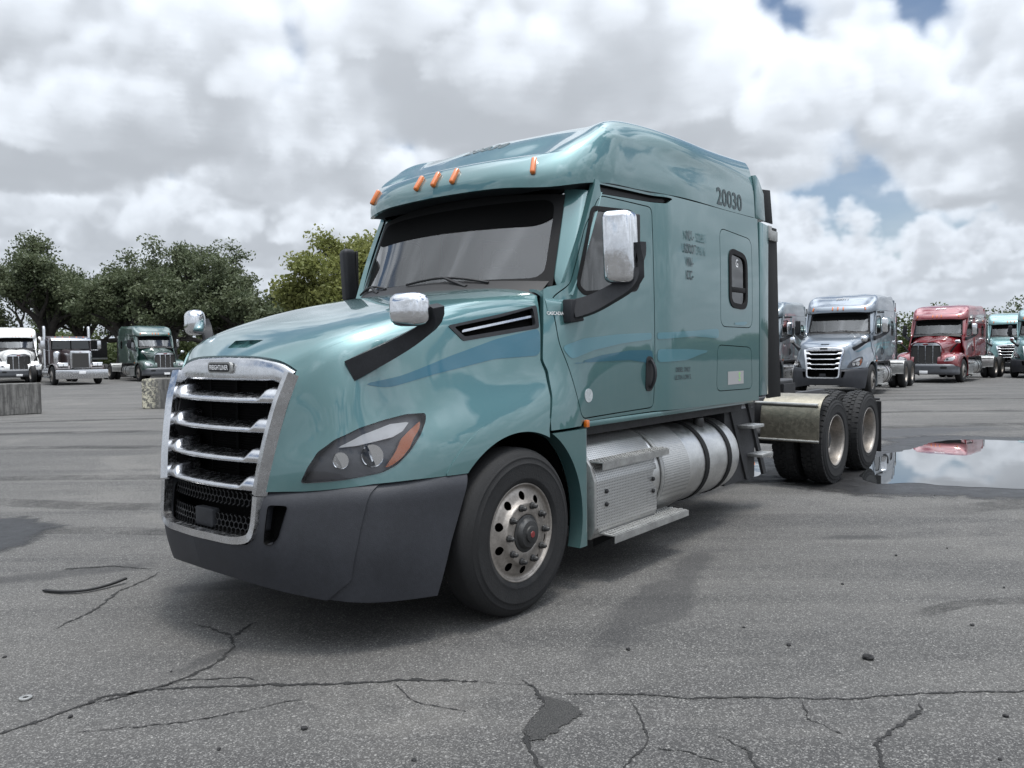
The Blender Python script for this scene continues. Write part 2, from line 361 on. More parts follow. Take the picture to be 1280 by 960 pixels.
def mk(name, s, m, parent=None, **k):
    me = bpy.data.meshes.new(name); V = s.V * (1, -1, 1)
    me.from_pydata(V.tolist(), [], [f[::-1] for f in s.F]); n = s.N * (1, -1, 1); n /= np.maximum(np.linalg.norm(n, axis=1, keepdims=True), 1e-9)
    me.polygons.foreach_set('use_smooth', [True] * len(me.polygons)); me.normals_split_custom_set_from_vertices(n.tolist()); me.update()
    return link(name, me, m, parent, **k)
def thing(name, label, cat, loc=(0, 0, 0), rz=0, group=None):
    o = bpy.data.objects.new(name, None); C.objects.link(o); o.location = loc; o.rotation_euler = (0, 0, rz); o.empty_display_size = .3
    o['label'] = label; o['category'] = cat
    if group: o['group'] = group
    return o
# ---------------------------------------------------------------- solid kit (same axes)
class Bd:
    def __init__(s): s.bm = bmesh.new()
    def box(s, c, d, bev=0., rot=None, seg=2):
        g = bmesh.ops.create_cube(s.bm, size=1); vs = g['verts']
        for v in vs: v.co = Vector((v.co.x*d[0], v.co.y*d[1], v.co.z*d[2]))
        if bev:
            es = list({e for v in vs for e in v.link_edges}); r = bmesh.ops.bevel(s.bm, geom=es, offset=bev, segments=seg, affect='EDGES', profile=.5); vs = list({v for f in r['faces'] for v in f.verts} | {v for v in vs if v.is_valid})
        mt = Matrix.Translation(c)
        if rot is not None: mt = mt @ (Matrix.Rotation(rot[1], 4, rot[0]) if isinstance(rot, tuple) else rot)
        vs = list({v for v in vs if v.is_valid}); bmesh.ops.transform(s.bm, matrix=mt, verts=vs); return s
    def bb(s, a, b, bev=0., seg=2): return s.box([(x+y)/2 for x, y in zip(a, b)], [abs(y-x) for x, y in zip(a, b)], bev, None, seg)
    def tube(s, path, r, n=10, caps=True):
        P = [Vector(p) for p in path]; rs = r if isinstance(r, (list, tuple)) else [r]*len(P); rings = []; prev = None
        for i, p in enumerate(P):
            t = (P[min(i+1, len(P)-1)] - P[max(i-1, 0)]).normalized()
            if prev is None: a = t.orthogonal().normalized()
            else: a = (prev - t * prev.dot(t)).normalized()
            prev = a; b_ = t.cross(a)
            rings.append([s.bm.verts.new(p + (a*math.cos(q) + b_*math.sin(q)) * rs[i]) for q in [2*math.pi*k/n for k in range(n)]])
        for x, y in zip(rings, rings[1:]):
            for k in range(n): s.bm.faces.new((x[k], x[(k+1) % n], y[(k+1) % n], y[k]))
        if caps: s.bm.faces.new(rings[0][::-1]); s.bm.faces.new(rings[-1])
        return s
    def prism(s, P, ax, h0, h1, bev=0.):
        # P: 2-D polygon in the two axes other than ax
        o = [i for i in range(3) if i != ax]
        def mkv(q, h):
            c = [0, 0, 0]; c[o[0]], c[o[1]] = q; c[ax] = h; return s.bm.verts.new(c)
        A = [mkv(q, h0) for q in P]; Bq = [mkv(q, h1) for q in P]; fs = []
        fs.append(s.bm.faces.new(A)); fs.append(s.bm.faces.new(Bq[::-1])); n = len(P)
        for i in range(n): fs.append(s.bm.faces.new((A[i], Bq[i], Bq[(i+1) % n], A[(i+1) % n])))
        bmesh.ops.recalc_face_normals(s.bm, faces=fs)
        if bev: bmesh.ops.bevel(s.bm, geom=list({e for f in fs for e in f.edges}), offset=bev, segments=2, affect='EDGES', profile=.5)
        return s
    def sweep(s, path, prof, upv=(0, 0, 1)):
        # closed profile (a along side, b along up) swept along path
        P = [Vector(p) for p in path]; rings = []; u_ = Vector(upv)
        for i, p in enumerate(P):
            t = (P[min(i+1, len(P)-1)] - P[max(i-1, 0)]).normalized(); sd_ = t.cross(u_).normalized(); uu = sd_.cross(t)
            pr = prof(i/(len(P)-1)) if callable(prof) else prof
            rings.append([s.bm.verts.new(p + sd_*a + uu*b_) for a, b_ in pr])
        n = len(rings[0]); fs = []
        for x, y in zip(rings, rings[1:]):
            for k in range(n): fs.append(s.bm.faces.new((x[k], x[(k+1) % n], y[(k+1) % n], y[k])))
        fs.append(s.bm.faces.new(rings[0][::-1])); fs.append(s.bm.faces.new(rings[-1])); bmesh.ops.recalc_face_normals(s.bm, faces=fs); return s
    def lathe(s, prof, c=(0, 0, 0), ax=1, n=40, closed=False):
        rings = []; o = [i for i in range(3) if i != ax]
        for r, h in prof:
            ring = []
            for k in range(n):
                q = 2*math.pi*k/n; v = [0, 0, 0]; v[o[0]] = r*math.cos(q); v[o[1]] = r*math.sin(q); v[ax] = h
                ring.append(s.bm.verts.new(Vector(v) + Vector(c)))
            rings.append(ring)
        fs = []; pairs = list(zip(rings, rings[1:])) + ([(rings[-1], rings[0])] if closed else [])
        for x, y in pairs:
            for k in range(n): fs.append(s.bm.faces.new((x[k], x[(k+1) % n], y[(k+1) % n], y[k])))
        if not closed:
            if prof[0][0] > 1e-4: fs.append(s.bm.faces.new(rings[0][::-1]))
            if prof[-1][0] > 1e-4: fs.append(s.bm.faces.new(rings[-1]))
        bmesh.ops.recalc_face_normals(s.bm, faces=fs); return s
    def done(s, name, m, parent=None, ang=35, raw=False, **k):
        bm = s.bm; bmesh.ops.remove_doubles(bm, verts=bm.verts, dist=1e-6)
        if not raw:
            for v in bm.verts: v.co.y = -v.co.y
            bmesh.ops.reverse_faces(bm, faces=bm.faces)
        me = bpy.data.meshes.new(name); bm.to_mesh(me); bm.free()
        me.polygons.foreach_set('use_smooth', [True]*len(me.polygons)); me.set_sharp_from_angle(angle=R(ang)); me.update()
        return link(name, me, m, parent, **k)
def children(o): return [c for c in bpy.data.objects if c.parent == o]
KIDS = {}
def index_kids():
    KIDS.clear()
    for c in bpy.data.objects:
        if c.parent: KIDS.setdefault(c.parent.name, []).append(c)
def copy_tree(o, parent=None, swap=None, skip=()):
    c = o.copy(); C.objects.link(c); c.parent = parent
    if swap and o.type == 'MESH' and o.data.materials and o.data.materials[0] and o.data.materials[0].name in swap:
        nm = o.data.materials[0].name; key = (o.data.name, swap[nm])
        if key not in MESHC: d = o.data.copy(); d.materials[0] = MAT[swap[nm]]; MESHC[key] = d
        c.data = MESHC[key]
    for ch in KIDS.get(o.name, []):
        if ch.name.split('.')[0] in skip: continue
        copy_tree(ch, c, swap, skip)
    return c
MESHC = {}
def text_surf(txt, size, ang=0., bold=0.):
    cu = bpy.data.curves.new('t', 'FONT'); cu.body = txt; cu.size = size; cu.align_x = 'CENTER'; cu.align_y = 'CENTER'; cu.offset = bold; cu.resolution_u = 3
    ob = bpy.data.objects.new('t', cu); C.objects.link(ob); dg = bpy.context.evaluated_depsgraph_get(); me = bpy.data.meshes.new_from_object(ob.evaluated_get(dg))
    V = np.array([v.co[:2] for v in me.vertices]); F = [tuple(p.vertices) for p in me.polygons]
    bpy.data.objects.remove(ob); bpy.data.curves.remove(cu); bpy.data.meshes.remove(me)
    return V, F
def decal_text(txt, size, org, ex, ey, name, m, parent, bold=0., fn=None, nrm=(0, 1, 0)):
    V, F = text_surf(txt, size, 0, bold); org, ex, ey = (np.array(q, float) for q in (org, ex, ey))
    P = org + V[:, :1]*ex + V[:, 1:]*ey
    if fn is not None: P = fn(P)
    N = np.tile(np.array(nrm, float), (len(P), 1))
    c = np.cross(ex, ey)
    if np.dot(c, nrm) < 0: F = [f[::-1] for f in F]
    return mk(name, Surf(P, N, F), m, parent)
ROOF_S = None
# ---------------------------------------------------------------- wheels
def lathe_s(prof, n, o_sign=None):
    # surface of revolution about v axis; prof [(r, dv)]
    a = np.linspace(0, 2*math.pi, n+1); Q = np.array([[(r*math.cos(t), h, r*math.sin(t)) for t in a] for r, h in prof])
    return surf(Q, 0, 0, dense=True)
TYRE = [(.292, -.03), (.30, -.012), (.322, -.004), (.328, .001), (.334, -.003), (.385, .002), (.412, .0), (.416, .004), (.420, -.001), (.43, -.004), (.448, -.009), (.452, -.005), (.456, -.012), (.462, -.014), (.482, -.028), (.497, -.048), (.502, -.06)]
def wheel_parts(parent, c, kind, side, det=True):
    """c = (u, v of outer face, z); side=+1 driver's side. Returns the wheel (its disc), tyre and hub are children."""
    wd = .27; prof = TYRE + [(.505, -.075), (.506, -wd/2), (.505, -wd+.075)] + [(r, -wd - h) for r, h in TYRE[::-1]]
    root = None
    if kind == 'steer':
        # flat face with ten hand holes, raised nut ring and hub
        disc = [(.297, -.030), (.299, -.018), (.292, -.014), (.285, -.020), (.277, -.034), (.262, -.036), (.245, -.026), (.205, -.012), (.19, .004), (.183, .014), (.13, .016), (.113, .014), (.108, 0.)]
        hr, nr_, nz = .224, .1675, .016; hz = -.02
    else:
        disc = [(.297, -.02), (.299, -.008), (.291, -.004), (.283, -.012), (.274, -.03), (.268, -.07), (.262, -.12), (.255, -.155), (.24, -.168), (.2, -.172), (.13, -.172), (.113, -.17), (.108, -.18)]
        hr, nr_, nz = .222, .1675, -.17; hz = -.165
    s = lathe_s(disc, 72)
    if s.N[len(s.N)//2][1] < 0: s = Surf(s.V, -s.N, [f[::-1] for f in s.F])
    # refine: subdivide by resampling profile
    P = np.array(disc); tt = np.concatenate([[0], np.cumsum(np.linalg.norm(np.diff(P, axis=0), axis=1))]); q = np.linspace(0, tt[-1], 40 if det else 16)
    P = np.stack([np.interp(q, tt, P[:, 0]), np.interp(q, tt, P[:, 1])], 1); s = lathe_s(P, 120 if det else 40)
    if (s.N[:, 1]).mean() < 0: s = Surf(s.V, -s.N, [f[::-1] for f in s.F])
    for k in range(10):
        a = 2*math.pi*(k+.5)/10; cu, cz = hr*math.cos(a), hr*math.sin(a)
        if det: s = s.clip(lambda V, cu=cu, cz=cz: np.hypot(V[:, 0]-cu, V[:, 2]-cz) - .026 + np.where((np.hypot(V[:, 0], V[:, 2]) > .272), 9, 0))
    def place(x): return Surf((x.V * (1, side, 1)) + np.array((c[0], 0, c[2])) + np.array((0, side*c[1], 0)), x.N * (1, side, 1), x.F if side > 0 else [f[::-1] for f in x.F])
    wh = mk('wheel', place(s), 'alloy', parent)
    ty = lathe_s(prof, 64 if det else 32)
    if ty.N[:64, 1].mean() < 0: ty = Surf(ty.V, -ty.N, [f[::-1] for f in ty.F])
    mk('tyre', place(ty), 'rubber', wh)
    # brake drum behind the holes
    bd = Bd(); bd.lathe([(.0, hz-.05), (.26, hz-.05), (.262, hz-.2), (0, hz-.2)], (0, 0, 0), 1, 40)
    def fin(bd, nm, m):
        for v in bd.bm.verts: v.co = Vector((v.co.x + c[0], side*(v.co.y + c[1]), v.co.z + c[2]))
        if side < 0: bmesh.ops.reverse_faces(bd.bm, faces=bd.bm.faces)
        return bd.done(nm, m, wh)
    fin(bd, 'brake_drum', 'void')
    bd = Bd()
    if kind == 'steer': bd.lathe([(.110, -.03), (.110, .016), (.094, .02), (.090, .034), (.078, .046), (.05, .05), (.047, .060), (.03, .063), (0, .063)], (0, 0, 0), 1, 28)
    else: bd.lathe([(.110, nz-.03), (.11, nz+.02), (.09, nz+.03), (.088, nz+.075), (.06, nz+.085), (0, nz+.085)], (0, 0, 0), 1, 28)
    fin(bd, 'hub', 'steel_dark')
    if kind == 'steer' and det: fin(Bd().lathe([(.020, .062), (.018, .066), (0, .066)], (0, 0, 0), 1, 16), 'hub_cap_emblem', 'red_cap')
    if det:
        for k in range(10):
            a = 2*math.pi*k/10
            fin(Bd().lathe([(.022, nz-.002), (.022, nz+.012), (.017, nz+.016), (.016, nz+.03), (.009, nz+.042), (0, nz+.043)], (nr_*math.cos(a), 0, nr_*math.sin(a)), 1, 8), 'wheel_nut', 'steel_dark')
    return wh
def tread_blocks(parent, c, side, nb=46):
    """open drive tread: four rows of blocks on the crown"""
    bd = Bd(); wd = .27
    for row, (v0, v1) in enumerate(((-.018, -.085), (-.095, -.13), (-.14, -.175), (-.185, -.252))):
        for k in range(nb):
            a = 2*math.pi*(k + .5*(row % 2))/nb; h = .017 if row in (1, 2) else .015
            for_r = .500 if row in (1, 2) else .492
            mt = Matrix.Rotation(-a, 4, 'Y')
            q = []
            for du in (-.026, .026):
                for vv in (v0, v1):
                    r1 = for_r + h - (.010 if vv in (-.018, -.252) else 0)
                    q.append((du, vv, r1)); q.append((du, vv, for_r - .03))
            vs = [bd.bm.verts.new(mt @ Vector(p)) for p in q]
            for f in ((0, 2, 6, 4), (0, 1, 3, 2), (4, 6, 7, 5), (0, 4, 5, 1), (2, 3, 7, 6)):
                bd.bm.faces.new([vs[i] for i in f])
    bmesh.ops.recalc_face_normals(bd.bm, faces=bd.bm.faces)
    for v in bd.bm.verts: v.co = Vector((v.co.x + c[0], side*(v.co.y + c[1]), v.co.z + c[2]))
    if side < 0: bmesh.ops.reverse_faces(bd.bm, faces=bd.bm.faces)
    return bd.done('tread', 'rubber', parent, 20, kind='stuff')
# ---------------------------------------------------------------- curved-nose highway tractor
WB, AX2, HZ = 5.786, 1.32, .503
HS = [[(-1.156,.605,1.503),(-1.205,.575,1.38),(-1.245,.55,1.25),(-1.275,.53,1.12),(-1.3,.51,.99),(-1.32,.5,.845)],
[(-1.069,.69,1.599),(-1.12,.68,1.45),(-1.158,.665,1.299),(-1.186,.655,1.147),(-1.214,.65,1.015),(-1.227,.645,.845)],
[(-.926,.78,1.67),(-.985,.8,1.5),(-1.032,.81,1.329),(-1.067,.815,1.176),(-1.102,.82,1.031),(-1.108,.825,.845)],
[(-.764,.84,1.722),(-.81,.875,1.56),(-.841,.9,1.389),(-.874,.925,1.216),(-.904,.955,1.059),(-.941,.97,.845)],
[(-.559,.89,1.781),(-.58,.93,1.62),(-.6,.965,1.45),(-.616,1.01,1.258),(-.641,1.06,1.093),(-.672,1.085,.85)],
[(-.337,.925,1.832),(-.34,.965,1.67),(-.35,1.0,1.5),(-.36,1.055,1.31),(-.364,1.12,1.128),(-.371,1.15,.859)],
[(.056,.955,1.897),(.05,1.0,1.73),(.04,1.04,1.56),(.03,1.09,1.37),(.02,1.155,1.2),(.0,1.2,.87)],
[(.45,.975,1.95),(.43,1.035,1.78),(.42,1.075,1.6),(.41,1.115,1.42),(.41,1.165,1.25),(.41,1.2,.87)]]
HL = [(-1.203,.919),(-1.178,1.001),(-1.141,1.078),(-1.078,1.14),(-.97,1.195),(-.847,1.23),(-.725,1.254),(-.617,1.255),(-.628,1.215),(-.681,1.138),(-.753,1.061),(-.828,.998),(-.902,.964),(-1.067,.936)]
AMB = [(-.888,.98),(-.851,1.026),(-.814,1.073),(-.78,1.128),(-.733,1.166),(-.644,1.225),(-.668,1.176),(-.711,1.13),(-.743,1.082),(-.792,1.033),(-.839,1.001)]
DRL = [(-1.08,1.1),(-.961,1.163),(-.817,1.211),(-.713,1.218),(-.761,1.17),(-.818,1.143),(-.89,1.128),(-1.001,1.106)]
def grille_ue(z): return float(np.interp(z, [.55, .86, 1.01, 1.17, 1.326, 1.503, 1.6], [-1.345, -1.308, -1.288, -1.258, -1.222, -1.156, -1.12]))
def grille_ve(z): return float(np.interp(z, [.55, .86, 1.17, 1.503], [.46, .50, .545, .605]))
def grille_u(v, z, k=.26): ve = grille_ve(z); return grille_ue(z) + k*(v*v - ve*ve)
def cab_v(cols, tab, zs):
    def fn(u, z):
        r = np.array([nspl(np.array(cols, float), np.array(row), np.atleast_1d(u)) for row in tab])  # rows z
        return r
    return fn
CU = [.25, .42, .55, .7, 1.0, 1.3, 1.6, 1.70, 1.80, 1.9, 2.2, 2.8, 3.56]
CZ = [1.06, 1.25, 1.45, 1.75, 2.05, 2.4, 2.82]
CT = [[1.19,1.195,1.188,1.165, 1.145, 1.14, 1.145, 1.155, 1.185, 1.196, 1.198, 1.198, 1.198],
      [1.165,1.172,1.168,1.158, 1.15, 1.148,1.15, 1.16, 1.19, 1.20, 1.20, 1.20, 1.20],
      [1.10,1.124,1.137,1.145, 1.15, 1.152,1.153,1.162,1.19, 1.20, 1.20, 1.20, 1.20],
      [1.02,1.062,1.095,1.122, 1.143,1.148,1.15, 1.16, 1.19, 1.20, 1.20, 1.20, 1.20],
      [.93,.99,1.045,1.10, 1.132,1.14, 1.145,1.155,1.187,1.197,1.20, 1.20, 1.20],
      [.90,.965,1.03,1.09, 1.125,1.132,1.137,1.148,1.178,1.188,1.193,1.195,1.195],
      [.86,.93,1.0,1.065, 1.105,1.118,1.125,1.135, 1.162,1.17, 1.178,1.18, 1.18]]
def cab_surf(nu=150, nz=100):
    u = np.concatenate([np.linspace(.3, 1.6, int(nu*.48)), np.linspace(1.6, 1.95, int(nu*.2))[1:], np.linspace(1.95, 3.55, int(nu*.32))[1:]]); z = np.linspace(1.09, 2.80, nz)
    A = nspl(np.array(CU), np.array(CT).T, u)       # len(u), rows
    A = nspl(np.array(CZ), A.T, z)                  # len(z), len(u)
    Q = np.zeros((len(z), len(u), 3)); Q[:, :, 0] = u; Q[:, :, 1] = A; Q[:, :, 2] = z[:, None]
    return surf(Q, 0, 0, o=(0, 1, 0), dense=True)
def cab_at(P, d=.003):
    A = np.array([nspl(np.array(CZ), nspl(np.array(CU), np.array(CT).T, np.array([u]))[0], np.array([z]))[0] for u, z in P[:, [0, 2]]]); P = P.copy(); P[:, 1] = A + d; return P
ROOF = [  # one column per station, lip -> centre line
[(0.47,0,2.715),(0.485,0,2.8),(0.6,0,2.935),(0.72,0,2.99),(1,0,3.15),(1.35,0,3.29),(1.7,0,3.345),(2.1,0,3.37)],
[(0.49,0.35,2.713),(0.505,0.35,2.8),(0.62,0.345,2.935),(0.74,0.34,2.99),(1.02,0.33,3.15),(1.37,0.32,3.285),(1.7,0.28,3.345),(2.1,0,3.37)],
[(0.55,0.68,2.705),(0.565,0.68,2.8),(0.675,0.67,2.935),(0.79,0.65,2.99),(1.06,0.62,3.145),(1.4,0.58,3.29),(1.72,0.48,3.345),(2.1,0,3.37)],
[(0.67,0.93,2.695),(0.68,0.935,2.79),(0.76,0.928,2.935),(0.83,0.905,3.005),(1.08,0.84,3.145),(1.36,0.78,3.27),(1.72,0.62,3.345),(2.12,0,3.37)],
[(0.9,1.085,2.735),(0.9,1.088,2.82),(0.93,1.082,2.94),(0.97,1.068,3.025),(1.06,1.03,3.13),(1.25,0.955,3.243),(1.66,0.78,3.337),(2.15,0,3.37)],
[(1.4,1.13,2.765),(1.4,1.132,2.84),(1.4,1.128,2.95),(1.4,1.12,3.05),(1.41,1.097,3.16),(1.47,1.035,3.262),(1.72,0.84,3.345),(2.2,0,3.373)],
[(2,1.165,2.787),(2,1.165,2.86),(2,1.16,2.95),(2,1.15,3.03),(2,1.143,3.17),(2,1.075,3.285),(2.08,0.85,3.345),(2.3,0,3.372)],
[(2.7,1.178,2.79),(2.7,1.175,2.87),(2.7,1.17,2.96),(2.7,1.162,3.05),(2.7,1.155,3.18),(2.7,1.085,3.29),(2.7,0.86,3.345),(2.7,0,3.375)],
[(3.5,1.178,2.8),(3.5,1.175,2.87),(3.5,1.17,2.96),(3.5,1.162,3.05),(3.5,1.14,3.185),(3.5,1.08,3.32),(3.5,0.86,3.35),(3.5,0,3.36)]]
DOOR = [(.50,1.93),(.505,1.64),(.575,1.46),(.64,1.24),(.675,1.135),(1.645,1.15),(1.66,1.45),(1.665,2.0),(1.66,2.66),(.98,2.655),(.80,2.42),(.66,2.03)]
WIN = [(.70,2.02),(.77,1.955),(1.42,2.015),(1.47,2.07),(1.475,2.48),(1.44,2.58),(1.36,2.605),(.90,2.575),(.865,2.54)]
def ws_pt(s, t):
    """windshield: s -1..1 across, t 0..1 up"""
    v = s * (.985 - .055*t); uc = .30 + .36*t; z = 2.02 + .665*t + .02*(1-s*s)
    return (uc + .30*abs(s)**2.2*(1-.42*t) + .0, v, z - .02*s*s*t)
def build_front(k, P, det):
    # ---- hood
    n1, n2 = (110, 150) if det else (50, 70)
    side = surf(np.array(HS).transpose(1, 0, 2), n1, n2, o=(0, 1, 0))
    side0 = (side.V.copy(), side.N.copy())
    arch = lambda V: np.hypot(V[:, 0] - .02, V[:, 2] - .505)
    side = side.clip(lambda V: arch(V) - .60)
    side = side.clip(lambda V: np.interp(V[:, 2], [.9, 1.1, 1.3, 1.46, 1.53, 1.9, 2.0], [.27, .275, .345, .36, .335, .43, .45]) - V[:, 0])
    side = side.clip(lambda V: V[:, 2] - np.interp(V[:, 0], [-1.32, -1.2, -1.07, -.95, -.74, -.43], [.868, .874, .892, .905, .911, .911]))
    hlp = rpoly(HL, .012, 3); shell = side.clip(inn(hlp, -.002)); side = side.clip(out_(hlp, .003))
    vent = rpoly([(-.365, 1.742), (-.27, 1.652), (.375, 1.735), (.405, 1.885), (.07, 1.82)], .012, 3)
    stripe = side.clip(inn(rpoly([(-.93,1.425),(-.72,1.462),(-.39,1.565),(-.01,1.665),(.38,1.735),(.34,1.56),(-.05,1.545),(-.52,1.465),(-.80,1.40)], .05, 4))).off(.0025)
    vs = side.clip(inn(vent)); side = side.clip(out_(vent))
    crease = np.array([c[0] for c in HS]); ctr = spline([(-1.21,0,1.585),(-1.07,0,1.665),(-.93,0,1.735),(-.76,0,1.795),(-.56,0,1.85),(-.337,0,1.905),(.056,0,1.985),(.45,0,2.04)], 60)
    cr = spline(crease, 60); rows = []
    for f, zc in ((0, 0), (.3, .02), (.55, .10), (.75, .28), (.9, .62), (1., 1.)):
        rows.append([(a[0]*(1-f*f) + b[0]*f*f, b[1]*f, a[2]*(1-zc) + b[2]*zc) for a, b in zip(ctr, cr)])
    Q = np.array(rows)[:, ::10 if 0 else 6]; Q = np.concatenate([Q, np.array(rows)[:, -1:]], axis=1) if abs(Q[0, -1, 0] - rows[0][-1][0]) > 1e-6 else Q
    top = surf(Q, 40 if det else 20, n2, o=(0, 0, 1))
    top0 = (top.V.copy(), top.N.copy())
    top = top.clip(lambda V: np.interp(np.abs(V[:, 1]), [0, .5, .8, 1.0], [.44, .44, .44, .44]) - V[:, 0])
    # soften the shoulder: blend normals across the crease
    def soften(S_, own):
        d = np.full(len(S_.V), 9.); nn = np.zeros_like(S_.N)
        for i0 in range(0, len(S_.V), 4000):
            D_ = np.linalg.norm(S_.V[i0:i0+4000, None] - ring[None], axis=2); j = D_.argmin(1); d[i0:i0+4000] = D_[np.arange(len(j)), j]; nn[i0:i0+4000] = ringn[j]
        w_ = np.clip(1 - d/.10, 0, 1)[:, None]; w_ = w_*w_*(3-2*w_); S_.N = S_.N*(1-w_) + nn*w_
    nc_ = n2; ring = side0[0].reshape(n1, n2, 3)[0]; r2 = top0[0].reshape(-1, n2, 3)[-1]
    ringn = side0[1].reshape(n1, n2, 3)[1] + top0[1].reshape(-1, n2, 3)[-2]; ringn /= np.linalg.norm(ringn, axis=1, keepdims=True)
    soften(side, 0); soften(top, 1)
    tb = top.both(); sc_poly = rpoly([(-1.135, -.105), (-1.135, .105), (-1.055, .15), (-1.055, -.15)], .006, 3); scoop = tb.clip(inn(sc_poly, 0, (0, 1))); tb = tb.clip(out_(sc_poly, 0, (0, 1)))
    hood = tb + side.both()
    ho = mk('hood', hood.flange(.03), P, k)
    lip = side.clip(lambda V: .715 - arch(V)).clip(lambda V: V[:, 0] + .56)
    for q in (lip, lip.mir()): mk('fender_lip', q.off(.007).flange(.02), P, ho)
    mk('hood_scoop', scoop.off(-.022).flange(-.022), P, ho)
    for q in (stripe, stripe.mir()): mk('stripe', q, 'stripe', ho)
    for sg in (1, -1):
        f_ = (lambda s_: s_) if sg > 0 else (lambda s_: s_.mir())
        # headlight: dark bowl, reflectors, lamp strip, amber turn lamp, clear lens
        hs = mk('headlight', f_(shell.off(-.055).flange(-.06)), 'lamp_shell', k)
        mk('lamp_strip', f_(shell.clip(inn(DRL)).off(-.010).flange(.03)), 'lamp_white', hs)
        mk('turn_lamp', f_(shell.clip(inn(AMB)).off(-.014).flange(.03)), 'amber', hs)
        mk('lens', f_(shell.off(-.001).flange(.012)), 'lens', hs)
        for (cu, cv, cz, r) in ((-1.062, .845, 1.034, .042), (-.925, .935, 1.052, .058)):
            bd = Bd(); d_ = Vector((-.86, sg*.5, 0)).normalized(); c_ = Vector((cu, sg*cv, cz)) + d_*.012; rot = Vector((0, 0, 1)).rotation_difference(d_).to_matrix().to_4x4()
            b2 = Bd().lathe([(r, .0), (r*1.05, .004), (r*.98, -.004), (r*.8, -.03), (r*.35, -.05), (0, -.052)], (0, 0, 0), 2, 24); bmesh.ops.transform(b2.bm, matrix=Matrix.Translation(c_) @ rot, verts=b2.bm.verts)
            b2.done('reflector', 'reflector', hs)
        # air vent in the hood side
        vt = mk('side_vent', f_(vs.clip(out_(rpoly([(-.32, 1.735), (-.255, 1.678), (.35, 1.755), (.365, 1.865), (.06, 1.80)], .01, 3))).off(.004).flange(.03)), 'plastic', k)
        mk('vent_recess', f_(vs.off(-.05)), 'void', vt)
        bar = np.array([(-.26, 1.706), (.36, 1.81), (.36, 1.824), (-.25, 1.722)])
        mk('vent_bar', f_(vs.clip(inn(bar)).off(-.012).flange(.03)), 'trim_chrome', vt)
    # ---- grille
    gz0, gz1 = .845, 1.50
    def gp(v, z, d=0., kk=.26): return np.array((grille_u(v, z, kk) + d, v, z))
    for sg in (1, -1):
        fr = Bd()
        path = [gp(sg*(grille_ve(z) - .012), z, -.005) for z in np.linspace(.85, 1.485, 14)]
        fr.sweep(path, [(-.032, -.02), (.026, -.03), (.034, .03), (-.02, .045)] if sg > 0 else [(-.026, -.03), (.032, -.02), (.02, .045), (-.034, .03)], (-1, 0, 0))
        gr = fr.done('grille_frame', 'trim_chrome', k, 30)
    # top bar with the badge
    top_z = lambda v: float(np.interp(abs(v), [0, .31, .45, .51, .605], [1.578, 1.572, 1.552, 1.538, 1.495])); bot_z = lambda v: float(np.interp(abs(v), [0, .40, .45, .575, .60], [1.448, 1.448, 1.452, 1.415, 1.42]))
    rows = []
    for f, d in ((0, .05), (.0, -.010), (.12, -.022), (.5, -.025), (.88, -.016), (1., -.002), (1.0, .04)):
        rows.append([(gp(v, 1.5, 0, .17)[0] + d + .14*((top_z(v)-1.5)*f + 0*(1-f)) + (.0 if f else -.008), v, bot_z(v)*(1-f) + top_z(v)*f) for v in np.linspace(-.60, .60, 61)])
    mk('grille_header', surf(np.array(rows), 0, 0, o=(-1, 0, 0), dense=True), 'trim_chrome', k)
    for zc in (1.326, 1.17, 1.01, .862):     # slats with raised end blocks
        ve = grille_ve(zc) - .02; vv = np.linspace(-ve, ve, 81 if det else 21); rows = []
        for (f, d) in ((0, .10), (.0, .012), (.15, -.006), (.5, -.010), (.85, .004), (1., .03), (1., .14)):
            r_ = []
            for v in vv:
                e = min(1, max(0, (abs(v) - (ve - .155)) / .055)); e = e*e*(3-2*e); h = .036 + .05*e; lean = .06*f*e
                r_.append((grille_u(v, zc) + d*(1 if d > .02 else 1) - .012*e*(1 if 0 < f < 1 else .4) + lean*.4, v, zc + h*f + (.012 if f == 1. and d > .1 else 0)*(1)))
            rows.append(r_)
        mk('grille_slat', surf(np.array(rows), 0, 0, o=(-1, 0, 0), dense=True), 'trim_chrome', k)
    # radiator core behind
    rd = Bd()
    for i in range(40 if det else 0):
        z = .90 + i*.0148; rd.bb((-1.135, -.52, z), (-1.12, .52, z + .006))
    rd.bb((-1.12, -.6, .55), (-1.10, .6, 1.52)); rd.bb((-1.15, -.012, .88), (-1.125, .012, 1.48))
    for v in (-.3, .3): rd.bb((-1.14, v-.008, .88), (-1.125, v+.008, 1.48))
    rd.done('radiator', 'void', k)
    for sg in (1, -1):
        gi = Bd(); gi.prism([(grille_ue(z) + .0, z) for z in (.86, 1.1, 1.3, 1.47)] + [(-1.1, 1.47), (-1.1, .86)], 1, sg*.50, sg*.515)
        gi.done('grille_side_wall', 'black', k)
    # badge
    bc = gp(0, 1.5, 0, .17)[0] - .030
    bd = Bd(); bd.prism(rpoly([(-.122, 1.485), (.122, 1.485), (.122, 1.549), (-.122, 1.549)], .027, 5), 0, bc + .012, bc - .003); bg_ = bd.done('badge', 'galv', k, 10)
    bd = Bd(); bd.prism(rpoly([(-.107, 1.494), (.107, 1.494), (.107, 1.540), (-.107, 1.540)], .020, 5), 0, bc, bc - .0075); bd.done('badge_plate', 'black', bg_)
    if det: decal_text('FREIGHTLINER', .038, (bc - .0085, 0, 1.517), (0, .80, 0), (0, 0, 1), 'badge_lettering', 'badge', bg_, .0006, None, (-1, 0, 0))
    # ---- lower grille: honeycomb, radar cover, chrome U
    hx = Bd(); rr = .021
